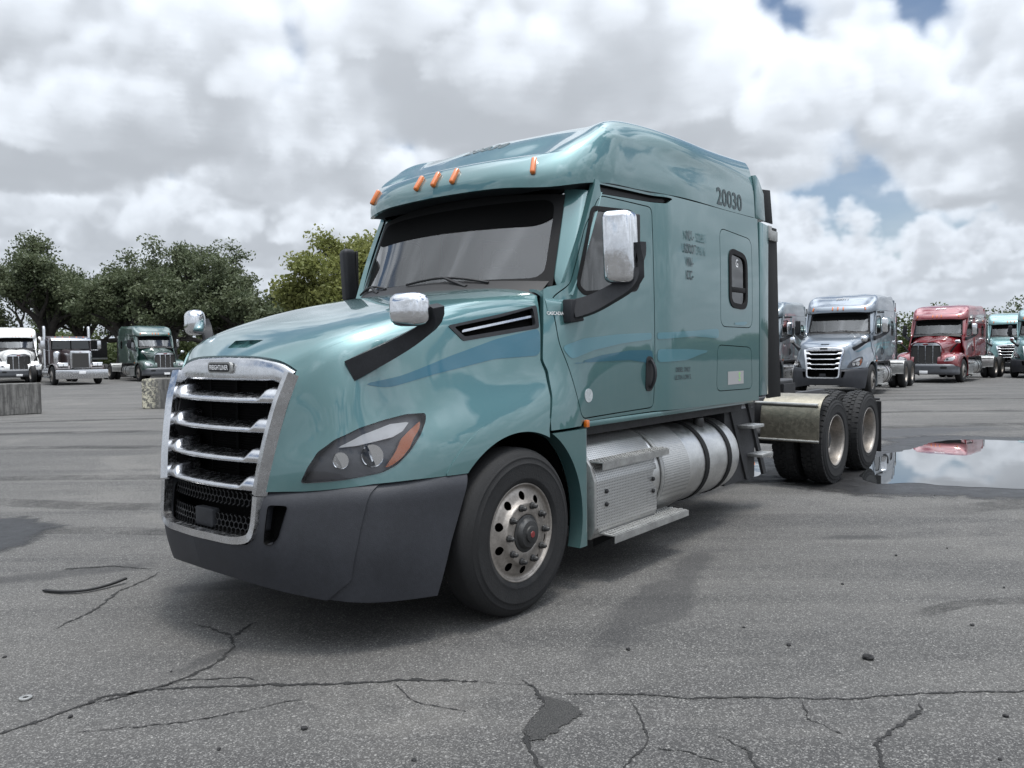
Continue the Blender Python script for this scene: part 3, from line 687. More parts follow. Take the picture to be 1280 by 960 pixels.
    def hexline(a, b):
        w_ = .0028; A = np.array(a); Bq = np.array(b); t = (Bq-A)/np.linalg.norm(Bq-A); nn = np.array((-t[1], t[0]))*w_
        q = []
        for (v, z) in (A+nn, A-nn, Bq-nn, Bq+nn):
            for d in (0, .014): q.append(hx.bm.verts.new((grille_u(v, z) + .035 + d, v, z)))
        for f in ((0, 2, 4, 6), (0, 1, 3, 2), (4, 5, 7, 6)): hx.bm.faces.new([q[i] for i in f])
    for row in range(15 if det else 0):
        for c_ in range(-16, 17):
            v = (c_ + .5*(row % 2)) * rr*math.sqrt(3); z = .635 + row*rr*1.5
            if abs(v) > .455 or (.715 < z < .765) or z > .84: continue
            q = [(v + rr*math.sin(a), z + rr*math.cos(a)) for a in [math.pi/3*i for i in range(6)]]
            for i in range(3): hexline(q[i], q[i+1])
    if det: hx.done('honeycomb', 'black', k, kind='stuff')
    bd = Bd(); bd.prism(rpoly([(-.10, .63), (.085, .63), (.085, .735), (-.10, .735)], .012, 3), 0, grille_u(0, .68) + .07, grille_u(0, .68) + .022, .006); bd.done('radar_cover', 'plastic', k)
    path = [(.845, .49), (.74, .485), (.675, .478), (.635, .46), (.614, .41), (.607, .2), (.607, 0)]
    pth = [gp(v, z, -.012) for z, v in path]; pth = pth + [np.array((q[0], -q[1], q[2])) for q in pth[-2::-1]]
    pth = spline(pth, 60)
    Bd().sweep(pth, [(-.022, -.018), (.0, -.026), (.022, -.016), (.02, .03), (-.02, .03)], (-1, 0, 0)).done('lower_grille_trim', 'trim_chrome', k, 40)
    # ---- bumper
    TOP = [(-1.40, 0), (-1.378, .25), (-1.318, .48), (-1.203, .70), (-1.078, .87), (-.955, .968), (-.75, 1.07), (-.56, 1.135), (-.34, 1.18)]
    ztop = [.60, .86, .862, .870, .890, .904, .908, .908, .908]; zb = [.40, .39, .362, .32, .29, .272, .262, .258, .256]
    rows = []
    for f in (0, .06, .2, .5, .8, .95, 1.):
        r_ = []
        for (u, v), zt, z0 in zip(TOP, [.90]*9, zb):
            zt = dict(zip([a[1] for a in TOP], ztop)).get(v, zt); zt = .90 if v < .47 else zt
            z = zt*(1-f) + z0*f; tuck = .06*max(0, f-.5)**1.5 + (.03 if f == 0 else (.008 if f < .1 else 0)); fwd = .03*math.sin(math.pi*f)
            sl_ = 0
            nx, ny = (-1, 0) if v < .4 else ((-.7, .5) if v < 1.1 else (0, .7))
            r_.append((u + tuck*(1 if v < 1.1 else .2) - fwd*(1 if v < 1.1 else 0) + sl_*(.0 if v < 1.16 else 1), v - tuck*(.8 if v > .9 else 0), z))
        rows.append(r_)
    bs = surf(np.array(rows), 60 if det else 24, 110 if det else 50, o=(-1, 1, 0))
    bs = bs.clip(lambda V: np.interp(V[:, 2], [.25, .55, .91], [-.63, -.555, -.425]) - V[:, 0])
    U = [(-.2, .59), (.43, .59), (.475, .62), (.502, .70), (.508, .95), (-.2, .95)]
    bs = bs.clip(lambda V, f=sdf(U, (1, 2)): np.where(V[:, 1] < .6, -f(V), 1.))
    duct = rpoly([(.545, .80), (.64, .80), (.605, .64), (.575, .60), (.535, .60)], .012, 3)
    dk = bs.clip(inn(duct, 0, (1, 2))).clip(lambda V: -.9 - V[:, 0]); bs = bs.clip(lambda V, f=sdf(duct, (1, 2)): np.where(V[:, 0] < -.9, -f(V), 1.))
    crs = lambda V: np.interp(V[:, 2], [.25, .40, .6, .93], [.80, .895, .93, .965]) - V[:, 1] + np.where(V[:, 2] < .42, -(.42 - V[:, 2])*.4, 0)
    low = np.interp
    a_ = bs.clip(crs).off(.010).flange(.05); b_ = bs.clip(lambda V: -crs(V) + .02).flange(.05)
    bu = mk('bumper', a_.both(), 'bumper', k)
    mk('bumper_end', b_, 'bumper', bu); mk('bumper_end', b_.mir(), 'bumper', bu)
    for q in (dk, dk.mir()): mk('bumper_duct', q.off(-.07).flange(-.09), 'void', bu)
def build_cab(k, P, det, stripes=True, hoodm=True):
    # ---- cab and sleeper side
    cs = cab_surf(*( (150, 100) if det else (60, 40)))
    door = rpoly(DOOR, .05, 4); win = rpoly(WIN, .05, 5); bag = rpoly([(2.72, 2.62), (3.39, 2.585), (3.39, 1.775), (2.72, 1.778)], .09, 5); lowd = rpoly([(2.66, 1.62), (3.37, 1.595), (3.39, 1.215), (2.64, 1.225)], .07, 5)
    swin = rpoly([(2.885, 2.475), (3.275, 2.43), (3.275, 1.93), (2.885, 1.95)], .12, 6)
    front = lambda V: V[:, 0] - np.interp(V[:, 2], [1.0, 1.1, 1.3, 1.46, 1.53, 1.9, 2.0, 2.03, 2.72, 2.8], [.28, .285, .355, .37, .345, .44, .46, .61, .93, .95])
    whole = cs.clip(front).clip(lambda V: np.hypot(V[:, 0] - .02, V[:, 2] - .505) - .60)
    whole = whole.clip(lambda V: V[:, 2] - np.interp(V[:, 0], [.3, .66, .67, 1.66, 3.55], [1.08, 1.085, 1.115, 1.12, 1.10]))
    body = whole.clip(out_(door, .005)).clip(out_(bag, .004)).clip(out_(lowd, .004)).clip(out_(swin)).clip(lambda V: 2.775 - .012 - V[:, 2] + .012*(V[:, 0]-1))
    GUT = np.array([(.985, 2.735), (1.93, 2.757), (1.82, 2.705), (1.0, 2.668)])
    body = body.clip(out_(win, 0)).clip(out_(GUT))
    cab = mk('cab', body.both().flange(.045), P, k)
    bk = whole.clip(out_(GUT, -.01)).clip(out_(win, -.01)).clip(out_(swin, -.01)).off(-.022)
    mk('inner_shell', bk.both(), 'void', k)
    for sg in (1, -1):
        f_ = (lambda s_: s_) if sg > 0 else (lambda s_: s_.mir())
        dr = mk('door', f_(whole.clip(inn(door, .003)).clip(out_(win)).flange(.02)), P, k)
        wr = whole.clip(inn(win))
        mk('window_seal', f_(wr.clip(out_(rpoly(np.array(WIN)*1., .05, 5), -.001) if 0 else (lambda V, f=sdf(win): .032 - f(V))).off(.003).flange(.02)), 'seal', dr)
        mk('window_pane', f_(wr.off(-.008)), 'glass_side', dr)
        hp = rpoly([(1.525, 1.275), (1.63, 1.275), (1.64, 1.53), (1.535, 1.545)], .045, 5); hsu = whole.clip(inn(hp))
        dh = mk('door_handle', f_(hsu.off(.006).flange(.015)), 'black', dr)
        bd = Bd(); bd.sweep(spline([(1.585, sg*1.165, 1.30), (1.58, sg*1.19, 1.34), (1.582, sg*1.192, 1.47), (1.585, sg*1.165, 1.51)], 12), [(-.014, -.008), (.014, -.008), (.014, .008), (-.014, .008)], (0, sg, 0)); bd.done('handle_grip', 'plastic', dr)
        lg = mk('luggage_door', f_(whole.clip(inn(bag, .003)).clip(out_(swin)).flange(.015)), P, k)
        sr = whole.clip(inn(swin)); mk('window_seal', f_(sr.clip(lambda V, f=sdf(swin): .045 - f(V)).off(.008).flange(.02)), 'seal', lg)
        mk('window_pane', f_(sr.off(-.006)), 'glass_dark', lg)
        bd = Bd(); bd.bb((2.91, sg*1.185, 2.085), (3.25, sg*1.205, 2.13), .004); bd.done('window_bar', 'seal', lg)
        mk('locker_door', f_(whole.clip(inn(lowd, .003)).flange(.015)), P, k)
        # stripes over door, cab and sleeper
        for nm, pl, mm in (('stripe', [(.52,1.615),(.75,1.67),(1.15,1.70),(1.62,1.715),(1.62,1.665),(1.2,1.635),(.85,1.59),(.60,1.53)], 'stripe_light'), ('stripe', [(.60,1.50),(.95,1.555),(1.3,1.585),(1.63,1.585),(1.63,1.48),(1.3,1.515),(.9,1.51)], 'stripe'),
            ('stripe', [(1.69,1.715),(2.2,1.735),(2.68,1.76),(2.68,1.675),(2.2,1.69),(1.69,1.665)], 'stripe_light'), ('stripe', [(1.69,1.59),(2.1,1.59),(2.55,1.57),(2.35,1.545),(2.1,1.50),(1.69,1.49)], 'stripe_light'), ('stripe', [(2.755,1.80),(3.33,1.835),(3.20,1.79),(2.95,1.80)], 'stripe_light')):
            if stripes: q = whole.clip(inn(rpoly(pl, .04, 4))).off(.0025); mk('stripe', f_(q), mm, k)
        # quarter panel behind the front wheel
        qu = np.linspace(.1, .745, 60); qz = np.linspace(.29, 1.072, 70)
        Q = np.zeros((70, 60, 3)); Q[:, :, 0] = qu; Q[:, :, 2] = qz[:, None]; Q[:, :, 1] = 1.20 - .10*np.clip((qu - .66)/.085, 0, 1)**2
        qp = surf(Q, 0, 0, o=(0, 1, 0), dense=True).clip(lambda V: np.hypot(V[:, 0] - .02, (V[:, 2] - .505)*.94) - .60).clip(lambda V: V[:, 0] - .22)
        mk('fender_panel', f_(qp.flange(.10)), P, k)
        # front wheel housing
        a = np.linspace(-.15, math.pi+.1, 30); W_ = np.array([[(.02 + .63*math.cos(t), sg*v, .505 + .63*math.sin(t)) for t in a] for v in (.60, .9, 1.07)])
        mk('wheel_housing', surf(W_, 0, 0, o=None, dense=True), 'void', k)
        mk('marker_lamp', f_(Surf(np.zeros((0, 3)), np.zeros((0, 3)), [])), 'amber', k) if 0 else Bd().bb((.700, sg*1.155, 1.075), (.735, sg*1.185, 1.125), .006).done('marker_lamp', 'amber', k)
    # rocker strip under door
    for sg in (1, -1): Bd().bb((.75, sg*1.05, 1.075), (3.5, sg*1.165, 1.112), .006).done('sill', P, k)
    # ---- windshield, pillars, cowl
    S_ = np.linspace(-1, 1, 61); T_ = np.linspace(0, 1, 31)
    W = np.array([[ws_pt(s_, t_) for s_ in S_] for t_ in T_]); ws = surf(W, 0, 0, o=(-1, 0, .3), dense=True)
    wout = rpoly([(-.955, 2.045), (.955, 2.045), (.905, 2.665), (-.905, 2.665)], .10, 6); win_ = rpoly([(-.925, 2.075), (.925, 2.075), (.875, 2.635), (-.875, 2.635)], .09, 6)
    wf = mk('windshield', ws.clip(inn(win_, 0, (1, 2))), 'glass', k)
    mk('windshield_seal', ws.clip(out_(win_, 0, (1, 2))).off(.004), 'seal', wf)
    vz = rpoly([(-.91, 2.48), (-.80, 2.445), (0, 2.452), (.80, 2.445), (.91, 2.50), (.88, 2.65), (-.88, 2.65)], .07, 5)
    mk('visor_reflection', ws.clip(inn(vz, 0, (1, 2))).off(.003), 'void', wf)  # opaque black strip painting the visor underside's dark reflection onto the glass
    for sg in (1, -1):
        rows = []
        for t_ in np.linspace(-.04, 1.05, 11):
            a = np.array(ws_pt(1, t_*1.02)) + (.0, -.012, 0); uo = float(np.interp(a[2], [1.95, 2.0, 2.72], [.60, .62, .96])); c_ = cab_at(np.array([[uo + .055, 0, a[2] - .03]]), .003)[0]
            if t_ < .14:
                g_ = min(1, max(0, (.14 - t_)/.18)); tip = cab_at(np.array([[.665, 0, 1.945]]), .006)[0]; a = a*(1-g_*.45) + tip*g_*.45; c_ = c_*(1-g_*.5) + tip*g_*.5
            m_ = (a + c_)/2 + np.array((-.014, .014, .0)); m2 = a*.75 + c_*.25 + np.array((-.010, .006, .0)); m3 = a*.2 + c_*.8 + np.array((-.006, .007, .0))
            rows.append([a, m2, m_, m3, c_])
        ap = surf(np.array(rows), 40, 24, o=(-.5, 1, 0)); ap = ap if sg > 0 else ap.mir()
        mk('pillar_fairing', ap.flange(.03), P, k)
        # cowl corner between hood and windshield
        rows = []
        for u in (.335, .44, .56, .70):
            rows.append([(u + .02, .90, 1.995), (u, .955, 1.99), (u, 1.0, 1.965)] + [tuple(cab_at(np.array([[u, 0, z]]), .003)[0]) for z in (1.92, 1.84)])
        cw = surf(np.array(rows), 20, 20, o=(0, 1, 1)).clip(lambda V: V[:, 0] - .455); mk('cowl_corner', (cw if sg > 0 else cw.mir()).flange(.02), P, k)
    rows = [[(ws_pt(s_, 0)[0] - .14, ws_pt(s_, 0)[1], 2.0 - .06*s_*s_), ws_pt(s_, .06)] for s_ in np.linspace(-.98, .98, 31)]
    mk('cowl', surf(np.array(rows), 0, 0, o=(0, 0, 1), dense=True), 'black', k)
    for (s0, s1) in ((.62, -.10), (-.35, -.93)):
        pa = [np.array(ws_pt(s_, t_)) + (-.03, 0, .01) for s_, t_ in ((s0, .02), ((s0+s1)/2, .085), (s1, .04))]
        bd = Bd().tube(spline(pa, 14), .009, 6); mid = pa[1]; bd.tube([mid, np.array(ws_pt((s0+s1)/2 + .22, -.01)) + (-.05, 0, .0)], [.010, .016], 6); bd.done('wiper', 'black', k)
    # ---- roof
    rf = surf(np.array(ROOF).transpose(1, 0, 2), 120 if det else 50, 170 if det else 70, o=(-.3, 1, .5))
    # a lower visor band with a step above it, fading rearward
    V = rf.V; zb_ = 2.945; fade = np.clip((1.75 - V[:, 0])/.7, 0, 1)*np.clip((.97 - np.abs(V[:, 1]))/.2, 0, 1); st = np.clip((V[:, 2] - zb_)/.014, 0, 1); st = st*st*(3-2*st); n = rf.N
    rf = Surf(V - n*(.030*st*fade*np.clip((3.2 - V[:, 2])/.2, 0, 1))[:, None], rf.N, rf.F)
    Vg = rf.V.reshape(120 if det else 50, -1, 3); rf = surf(Vg, 0, 0, o=(-.3, 1, .5), dense=True)
    gap = rf.clip(lambda V: np.where(V[:, 2] < 3.25, np.abs(V[:, 0] - 2.66) - .004, 1)) if det else rf
    roof = mk('roof_cap', gap.both().flange(.03), P, k)
    globals()['ROOF_S'] = rf if det else ROOF_S
    if det: mk('roof_seam', rf.both().off(-.012), 'void', k)
    lipr = np.array([c[0] for c in ROOF]); lp = spline(lipr, 80)[:46]; inner = np.array([(max(.74, q[0] + .10), q[1]*.93, 2.70) for q in lp]); 
    un = surf(np.array([lp + (.004, 0, 0.002), (lp*.45 + inner*.55) + (0, 0, .012), inner]), 0, 0, o=(0, 0, -1), dense=True); mk('visor_underside', un.both(), 'plastic', roof)
    for v in (-.80, -.185, 0, .185, .80):    # clearance lamps
        i = np.argmin((np.abs(rf.V[:, 1] - abs(v))*3)**2 + (rf.V[:, 2] - 2.842)**2 + np.where(rf.V[:, 0] > .9, 9, 0)); p_ = rf.V[i].copy(); nn = rf.N[i].copy()
        if v < 0: p_[1] *= -1; nn[1] *= -1
        bd = Bd(); bd.box((0, 0, 0), (.04, .040, .135), .014, None, 3)
        for vv in bd.bm.verts: vv.co.y *= (1 - 1.6*max(0, -vv.co.z - .0)); vv.co.x *= 1
        zax = Vector(nn).normalized(); tup = (Vector((0, 0, 1)) - zax*zax.z).normalized(); yax = tup.cross(-zax).normalized()
        mt = Matrix((-zax, yax, tup)).transposed().to_4x4(); mt.translation = Vector(p_) + zax*.008
        bmesh.ops.transform(bd.bm, matrix=mt, verts=bd.bm.verts)
        bd.done('clearance_lamp', 'amber', k)
    gut = whole.clip(inn(GUT))
    for q in (gut, gut.mir()): mk('gutter', q.off(-.03).flange(-.03), 'black', k)
    # ---- rear: back wall, extenders
    bd = Bd(); bd.prism([(-1.17, 1.12), (1.17, 1.12), (1.17, 2.8), (1.12, 3.15), (.95, 3.26), (-.95, 3.26), (-1.12, 3.15), (-1.17, 2.8)], 0, 3.47, 3.53); bd.done('back_wall', P, k)
    for sg in (1, -1):
        e = lambda A, v0, v1, nm, m_: Bd().prism(A, 1, sg*v0, sg*v1, .006).done(nm, m_, k)
        e([(3.575, 1.135), (3.78, 1.14), (3.78, 2.755), (3.575, 2.77)], 1.17, 1.198, 'side_extender', P)
        e([(3.525, 2.80), (3.76, 2.795), (3.72, 3.05), (3.60, 3.17), (3.525, 3.20)], 1.10, 1.175, 'roof_extender', P)
        e([(3.785, 1.10), (4.14, 1.10), (4.07, 2.0), (4.02, 2.755), (3.785, 2.755)], 1.172, 1.186, 'extender_flap', 'seal')
        e([(3.765, 2.80), (4.0, 2.80), (3.93, 3.12), (3.735, 3.10)], 1.14, 1.155, 'extender_flap', 'seal')
        Bd().bb((3.80, sg*1.17, 2.62), (4.0, sg*1.205, 2.72), .008).bb((3.78, sg*1.15, 2.64), (3.86, sg*1.20, 2.76), .004).done('extender_bracket', 'galv', k)
    # ---- interior
    bd = Bd(); bd.bb((.70, -1.06, 1.95), (.95, 1.06, 2.02), .03).bb((.6, -1.0, 1.2), (.9, 1.0, 1.97), .04); bd.bb((.85, -1.1, 1.15), (2.2, 1.1, 1.2)); bd.done('dashboard', 'interior', k)
    for sg in (1, -1):
        st = Bd(); st.bb((1.35, sg*.55-.25, 1.55), (1.85, sg*.55+.25, 1.70), .06, 3).box((1.86, sg*.55, 2.0), (.14, .50, .72), .06, ('Y', R(8)), 3).box((1.93, sg*.55, 2.42), (.11, .28, .2), .05, ('Y', R(8)), 3); st.bb((1.4, sg*.55-.2, 1.2), (1.8, sg*.55+.2, 1.56)); st.done('seat', 'seat', k)
    bd = Bd(); bd.lathe([(.23, 0), (.245, .012), (.23, .024), (.215, .012)], (0, 0, 0), 2, 28, True); bd.box((0, 0, .0), (.44, .05, .02)); bd.box((0, 0, -.0), (.12, .12, .03), .01)
    bmesh.ops.transform(bd.bm, matrix=Matrix.Translation((1.12, .55, 2.02)) @ Matrix.Rotation(R(-52), 4, 'Y'), verts=bd.bm.verts); bd.done('steering_wheel', 'interior', k)
    bd = Bd(); bd.bb((1.0, -.95, 2.66), (3.4, .95, 2.70)); bd.done('headliner', 'interior_light', k)
    bd = Bd(); bd.bb((2.25, -1.1, 1.2), (2.28, -.35, 2.66)).bb((2.25, .35, 1.2), (2.28, 1.1, 2.66)).bb((3.3, -1.1, 1.2), (3.34, 1.1, 2.66)); bd.done('sleeper_curtain', 'interior_light', k)
    # ---- mirrors
    for sg in (1, -1):
        hd = Bd(); hd.box((.80, sg*1.39, 2.258), (.14, .175, .47), .045, None, 4)
        for vv in hd.bm.verts:
            f = (vv.co.z - 2.262)/.45; vv.co.x += .05*((vv.co.y*sg - 1.385)/.11)*1.0 - .025*f
        mr = hd.done('mirror', 'chrome' if sg > 0 else 'plastic', k, 50)
        bk_ = Bd(); bk_.box((.868, sg*1.39, 2.258), (.03, .165, .44), .012)
        for vv in bk_.bm.verts: vv.co.x += .05*((vv.co.y*sg - 1.385)/.11)
        bk_.done('mirror_back', 'black', mr)
        ar = Bd(); pa = spline([(.63, sg*1.13, 1.858), (.70, sg*1.21, 1.885), (.79, sg*1.335, 1.96), (.86, sg*1.44, 2.045), (.885, sg*1.488, 2.15), (.885, sg*1.492, 2.29)], 18)
        ar.sweep(pa, lambda t_: [(-.03, -.062*(1-.35*t_)), (.03, -.062*(1-.35*t_)), (.03, .062*(1-.35*t_)), (-.03, .062*(1-.35*t_))] if t_ < .75 else [(-.02*(1.9-t_)*.9, -.03), (.02, -.03), (.02, .03), (-.02, .03)], (0, 0, 1) if 0 else (.3, 0, 1))
        ar.prism([(.57, 1.77), (.73, 1.785), (.69, 1.86), (.67, 1.925), (.575, 1.925)], 1, sg*1.08, sg*1.155, .01); ar.done('mirror_arm', 'plastic', mr, 40)
        if not hoodm: continue
        # hood mirror
        hh = Bd(); hh.box((-.80, sg*1.095, 1.815), (.13, .185, .175), .05, None, 4)
        for vv in hh.bm.verts: vv.co.x += .10*((vv.co.y*sg - 1.085)/.1)*.25
        hm = hh.done('hood_mirror', 'chrome', k, 50)
        aa = Bd(); pa = spline([(-.955, sg*.80, 1.50), (-.90, sg*.875, 1.545), (-.78, sg*.99, 1.63), (-.70, sg*1.08, 1.70), (-.675, sg*1.155, 1.77), (-.69, sg*1.18, 1.835)], 16)
        aa.sweep(pa, lambda t_: [(-.035, -.058*(1-.5*t_)), (.035, -.058*(1-.5*t_)), (.03, .058*(1-.5*t_)), (-.03, .058*(1-.5*t_))], (-.2, 0, 1)); aa.done('hood_mirror_arm', 'plastic', hm, 40)
def build_gear(k, P, det):
    # ---- running gear
    bd = Bd()
    for sg in (1, -1): bd.bb((-1.0, sg*.40, .72), (7.65, sg*.48, 1.0), .01)
    for u in (.9, 2.2, 3.6, 5.1, 6.4, 7.6): bd.bb((u, -.40, .76), (u+.12, .40, .96))
    bd.bb((-.9, -.9, .35), (-.2, .9, .75)); bd.bb((-.1, -.85, .42), (.1, .85, .56), .03); bd.bb((-.3, -.45, .6), (1.3, .45, 1.2), .05); bd.bb((1.2, -.3, .5), (2.8, .3, .95), .08)
    bd.tube([(2.5, 0, .62), (5.6, 0, .55)], .06, 10); bd.tube([(5.786, -1.0, .505), (5.786, 1.0, .505)], .10, 12); bd.tube([(7.106, -1.0, .505), (7.106, 1.0, .505)], .10, 12); bd.lathe([(0, -.28), (.2, -.2), (.24, 0), (.2, .2), (0, .28)], (5.786, 0, .52), 1, 16); bd.lathe([(0, -.28), (.2, -.2), (.24, 0), (.2, .2), (0, .28)], (7.106, 0, .52), 1, 16)
    bd.bb((.8, -1.05, 1.0), (3.5, 1.05, 1.10))
    bd.done('chassis_frame', 'frame', k)
    bd = Bd(); bd.prism(rpoly([(-.45, 5.9 - .0), (.45, 5.9), (.45, 6.5), (.28, 6.95), (.12, 6.95), (.08, 6.55), (-.08, 6.55), (-.12, 6.95), (-.28, 6.95), (-.45, 6.5)], .06, 4)[:, ::-1], 2, 1.12, 1.17, .008); bd.bb((6.1, -.48, 1.0), (6.5, -.36, 1.13)).bb((6.1, .36, 1.0), (6.5, .48, 1.13)); bd.done('fifth_wheel', 'frame', k)
    bd = Bd(); bd.bb((3.6, -.45, 1.005), (4.5, .45, 1.03)); bd.tube([(3.6, .3, 1.25), (3.75, .3, 1.7), (3.68, .3, 2.0)], .02, 8).tube([(3.6, .2, 1.25), (3.8, .2, 1.6), (3.66, .2, 2.0)], .02, 8); bd.done('deck_plate', 'galv', k)
    for sg in (1, -1):
        # fuel tank with straps; plate-clad box and two steps in front of it
        ez = [(.0, 0.), (.20, .002), (.29, .012), (.325, .035), (.336, .07)]
        prof = [(r, 1.50 + h) for r, h in ez] + [(.338, 1.7), (.338, 2.3), (.338, 3.0)] + [(r, 3.16 - h) for r, h in ez[::-1]]
        tk = Bd().lathe(prof, (0, sg*.865, .625), 0, 56).done('fuel_tank', 'tank', k, 40)
        for u in (2.42, 2.86): Bd().lathe([(.340, u), (.347, u+.002), (.347, u+.068), (.340, u+.07)], (0, sg*.865, .625), 0, 56).done('tank_strap', 'seal', tk)
        Bd().lathe([(.0, .05), (.04, .05), (.045, .04), (.045, 0), (.04, -.03)], (2.66, sg*1.02, .94), 2, 16).done('tank_cap', 'steel_dark', tk)
        A = [(.62, .30), (1.155, .30), (1.195, .38), (1.195, .70), (1.16, .80), (1.06, .93), (.95, .985), (.62, .985)]
        A = [(sg*a, b_) for a, b_ in A]
        bx = Bd().prism(A, 0, .80, 1.62, .012).done('battery_box', 'diamond', k)
        for u in (.91, 1.55):
            for z in (.53, .62): Bd().lathe([(.016, 0), (.016, .012), (.008, .018), (0, .018)], (u, sg*1.195, z), 1, 10).done('bolt', 'black', bx) if sg > 0 else None
        Bd().prism([(a*1.0 + sg*.004, b_) for a, b_ in A], 0, .765, .797, .008).done('box_end', 'galv', bx)
        cv = Bd(); 
        a_ = np.linspace(R(-62), R(100), 18); pr = [(sg*(.865 + .352*math.cos(t_)), .625 + .352*math.sin(t_)) for t_ in a_]; pr2 = [(sg*(.865 + .342*math.cos(t_)), .625 + .342*math.sin(t_)) for t_ in a_[::-1]]
        cv.prism(pr + pr2, 0, 1.70, 2.12); cv.done('tank_cover', 'diamond', tk)
        Bd().prism(pr + pr2, 0, 1.66, 1.697).done('cover_edge', 'galv', tk)
        for (u0, u1, v0, v1, z) in ((.80, 1.72, 1.03, 1.235, .835), (.86, 1.93, 1.09, 1.29, .335)):
            sp = Bd(); sp.bb((u0, sg*v0, z-.012), (u1, sg*v1, z), .003); sp.prism([(u0, z-.055), (u1, z-.045), (u1, z-.002), (u0, z-.002)], 1, sg*(v1+.002), sg*(v1+.008))
            stp = sp.done('step', 'galv', k)
            gr_ = Bd()
            for i in range(int((u1-u0)/.034)):
                for j in range(5): gr_.box((u0 + .02 + i*.034 + (.017 if j % 2 else 0), sg*(v0 + .02 + j*(v1-v0-.03)/4), z + .003), (.018, .024, .008), .002, None, 1)
            if det: gr_.done('step_tread', 'galv', stp, kind='stuff')
            for uu in (u0 + .12, u1 - .16): Bd().prism([(sg*(v0-.05), z-.14), (sg*(v0-.05), z-.013), (sg*(v1-.02), z-.013)], 0, uu, uu + .03).done('step_bracket', 'black', stp)
        # catwalk ladder behind the tank
        ld = Bd()
        for u0 in (3.30, 3.72): ld.prism([(u0, 1.08), (u0 + .06, 1.08), (u0 + .50, .30), (u0 + .42, .30)], 1, sg*.98, sg*1.01)
        ld.bb((3.25, sg*.55, .30), (3.95, sg*.99, 1.0)); lad = ld.done('ladder', 'frame', k)
        for (u, z) in ((3.55, .82), (3.78, .52)): Bd().bb((u, sg*.98, z), (u + .28, sg*1.14, z + .03), .004).done('ladder_tread', 'galv', lad)
        # quarter fender
        pts = spline([(5.52, 1.055), (5.36, 1.03), (5.235, .955), (5.185, .86), (5.165, .70), (5.16, .53)], 26)
        pr = [(a, b_) for a, b_ in pts] + [(a - .006, b_ - .004) for a, b_ in pts[::-1]]
        qf = Bd().prism(pr, 1, sg*.56, sg*1.225).done('quarter_fender', 'gold' if det else 'galv', k, 30)
        Bd().tube([(5.15, sg*.50, .545), (5.15, sg*1.225, .545)], .012, 8).done('fender_rod', 'galv', qf); Bd().tube([(5.215, sg*.30, .955), (5.205, sg*1.20, .945)], .019, 8).done('fender_rod', 'galv', qf)
        Bd().prism([(7.66, .17), (7.68, .17), (7.66, .85), (7.64, .85)], 1, sg*.64, sg*1.22).done('mud_flap', 'rubber', k)
        Bd().tube([(7.62, sg*.4, .9), (7.65, sg*1.2, .88)], .018, 8).done('flap_hanger', 'frame', k)
        wheel_parts(k, (0, 1.205, HZ), 'steer', sg, det and sg > 0)
        for u in (WB, WB + AX2):
            wv = wheel_parts(k, (u, 1.225, HZ), 'drive', sg, det and sg > 0)
            if det: tread_blocks(wv, (u, 1.225, HZ), sg)
            # inner dual tyre
            wd = .27; prof = TYRE + [(.505, -.075), (.506, -wd/2), (.505, -wd+.075)] + [(r, -wd - h) for r, h in TYRE[::-1]]
            ty = lathe_s(prof, 40); ty = Surf(ty.V, -ty.N, [f[::-1] for f in ty.F]) if ty.N[:40, 1].mean() < 0 else ty
            ty = Surf(ty.V * (1, sg, 1) + (u, sg*(1.225 - .33), HZ), ty.N * (1, sg, 1), ty.F if sg > 0 else [f[::-1] for f in ty.F]); mk('inner_tyre', ty, 'rubber', wv)
            if det and sg > 0: tread_blocks(wv, (u, 1.225 - .33, HZ), sg)
    Bd().tube([(7.62, -.9, .8), (7.62, .9, .8)], .03, 8).bb((7.6, -.75, .68), (7.66, -.45, .78)).bb((7.6, .45, .68), (7.66, .75, .78)).done('rear_crossbar', 'frame', k)
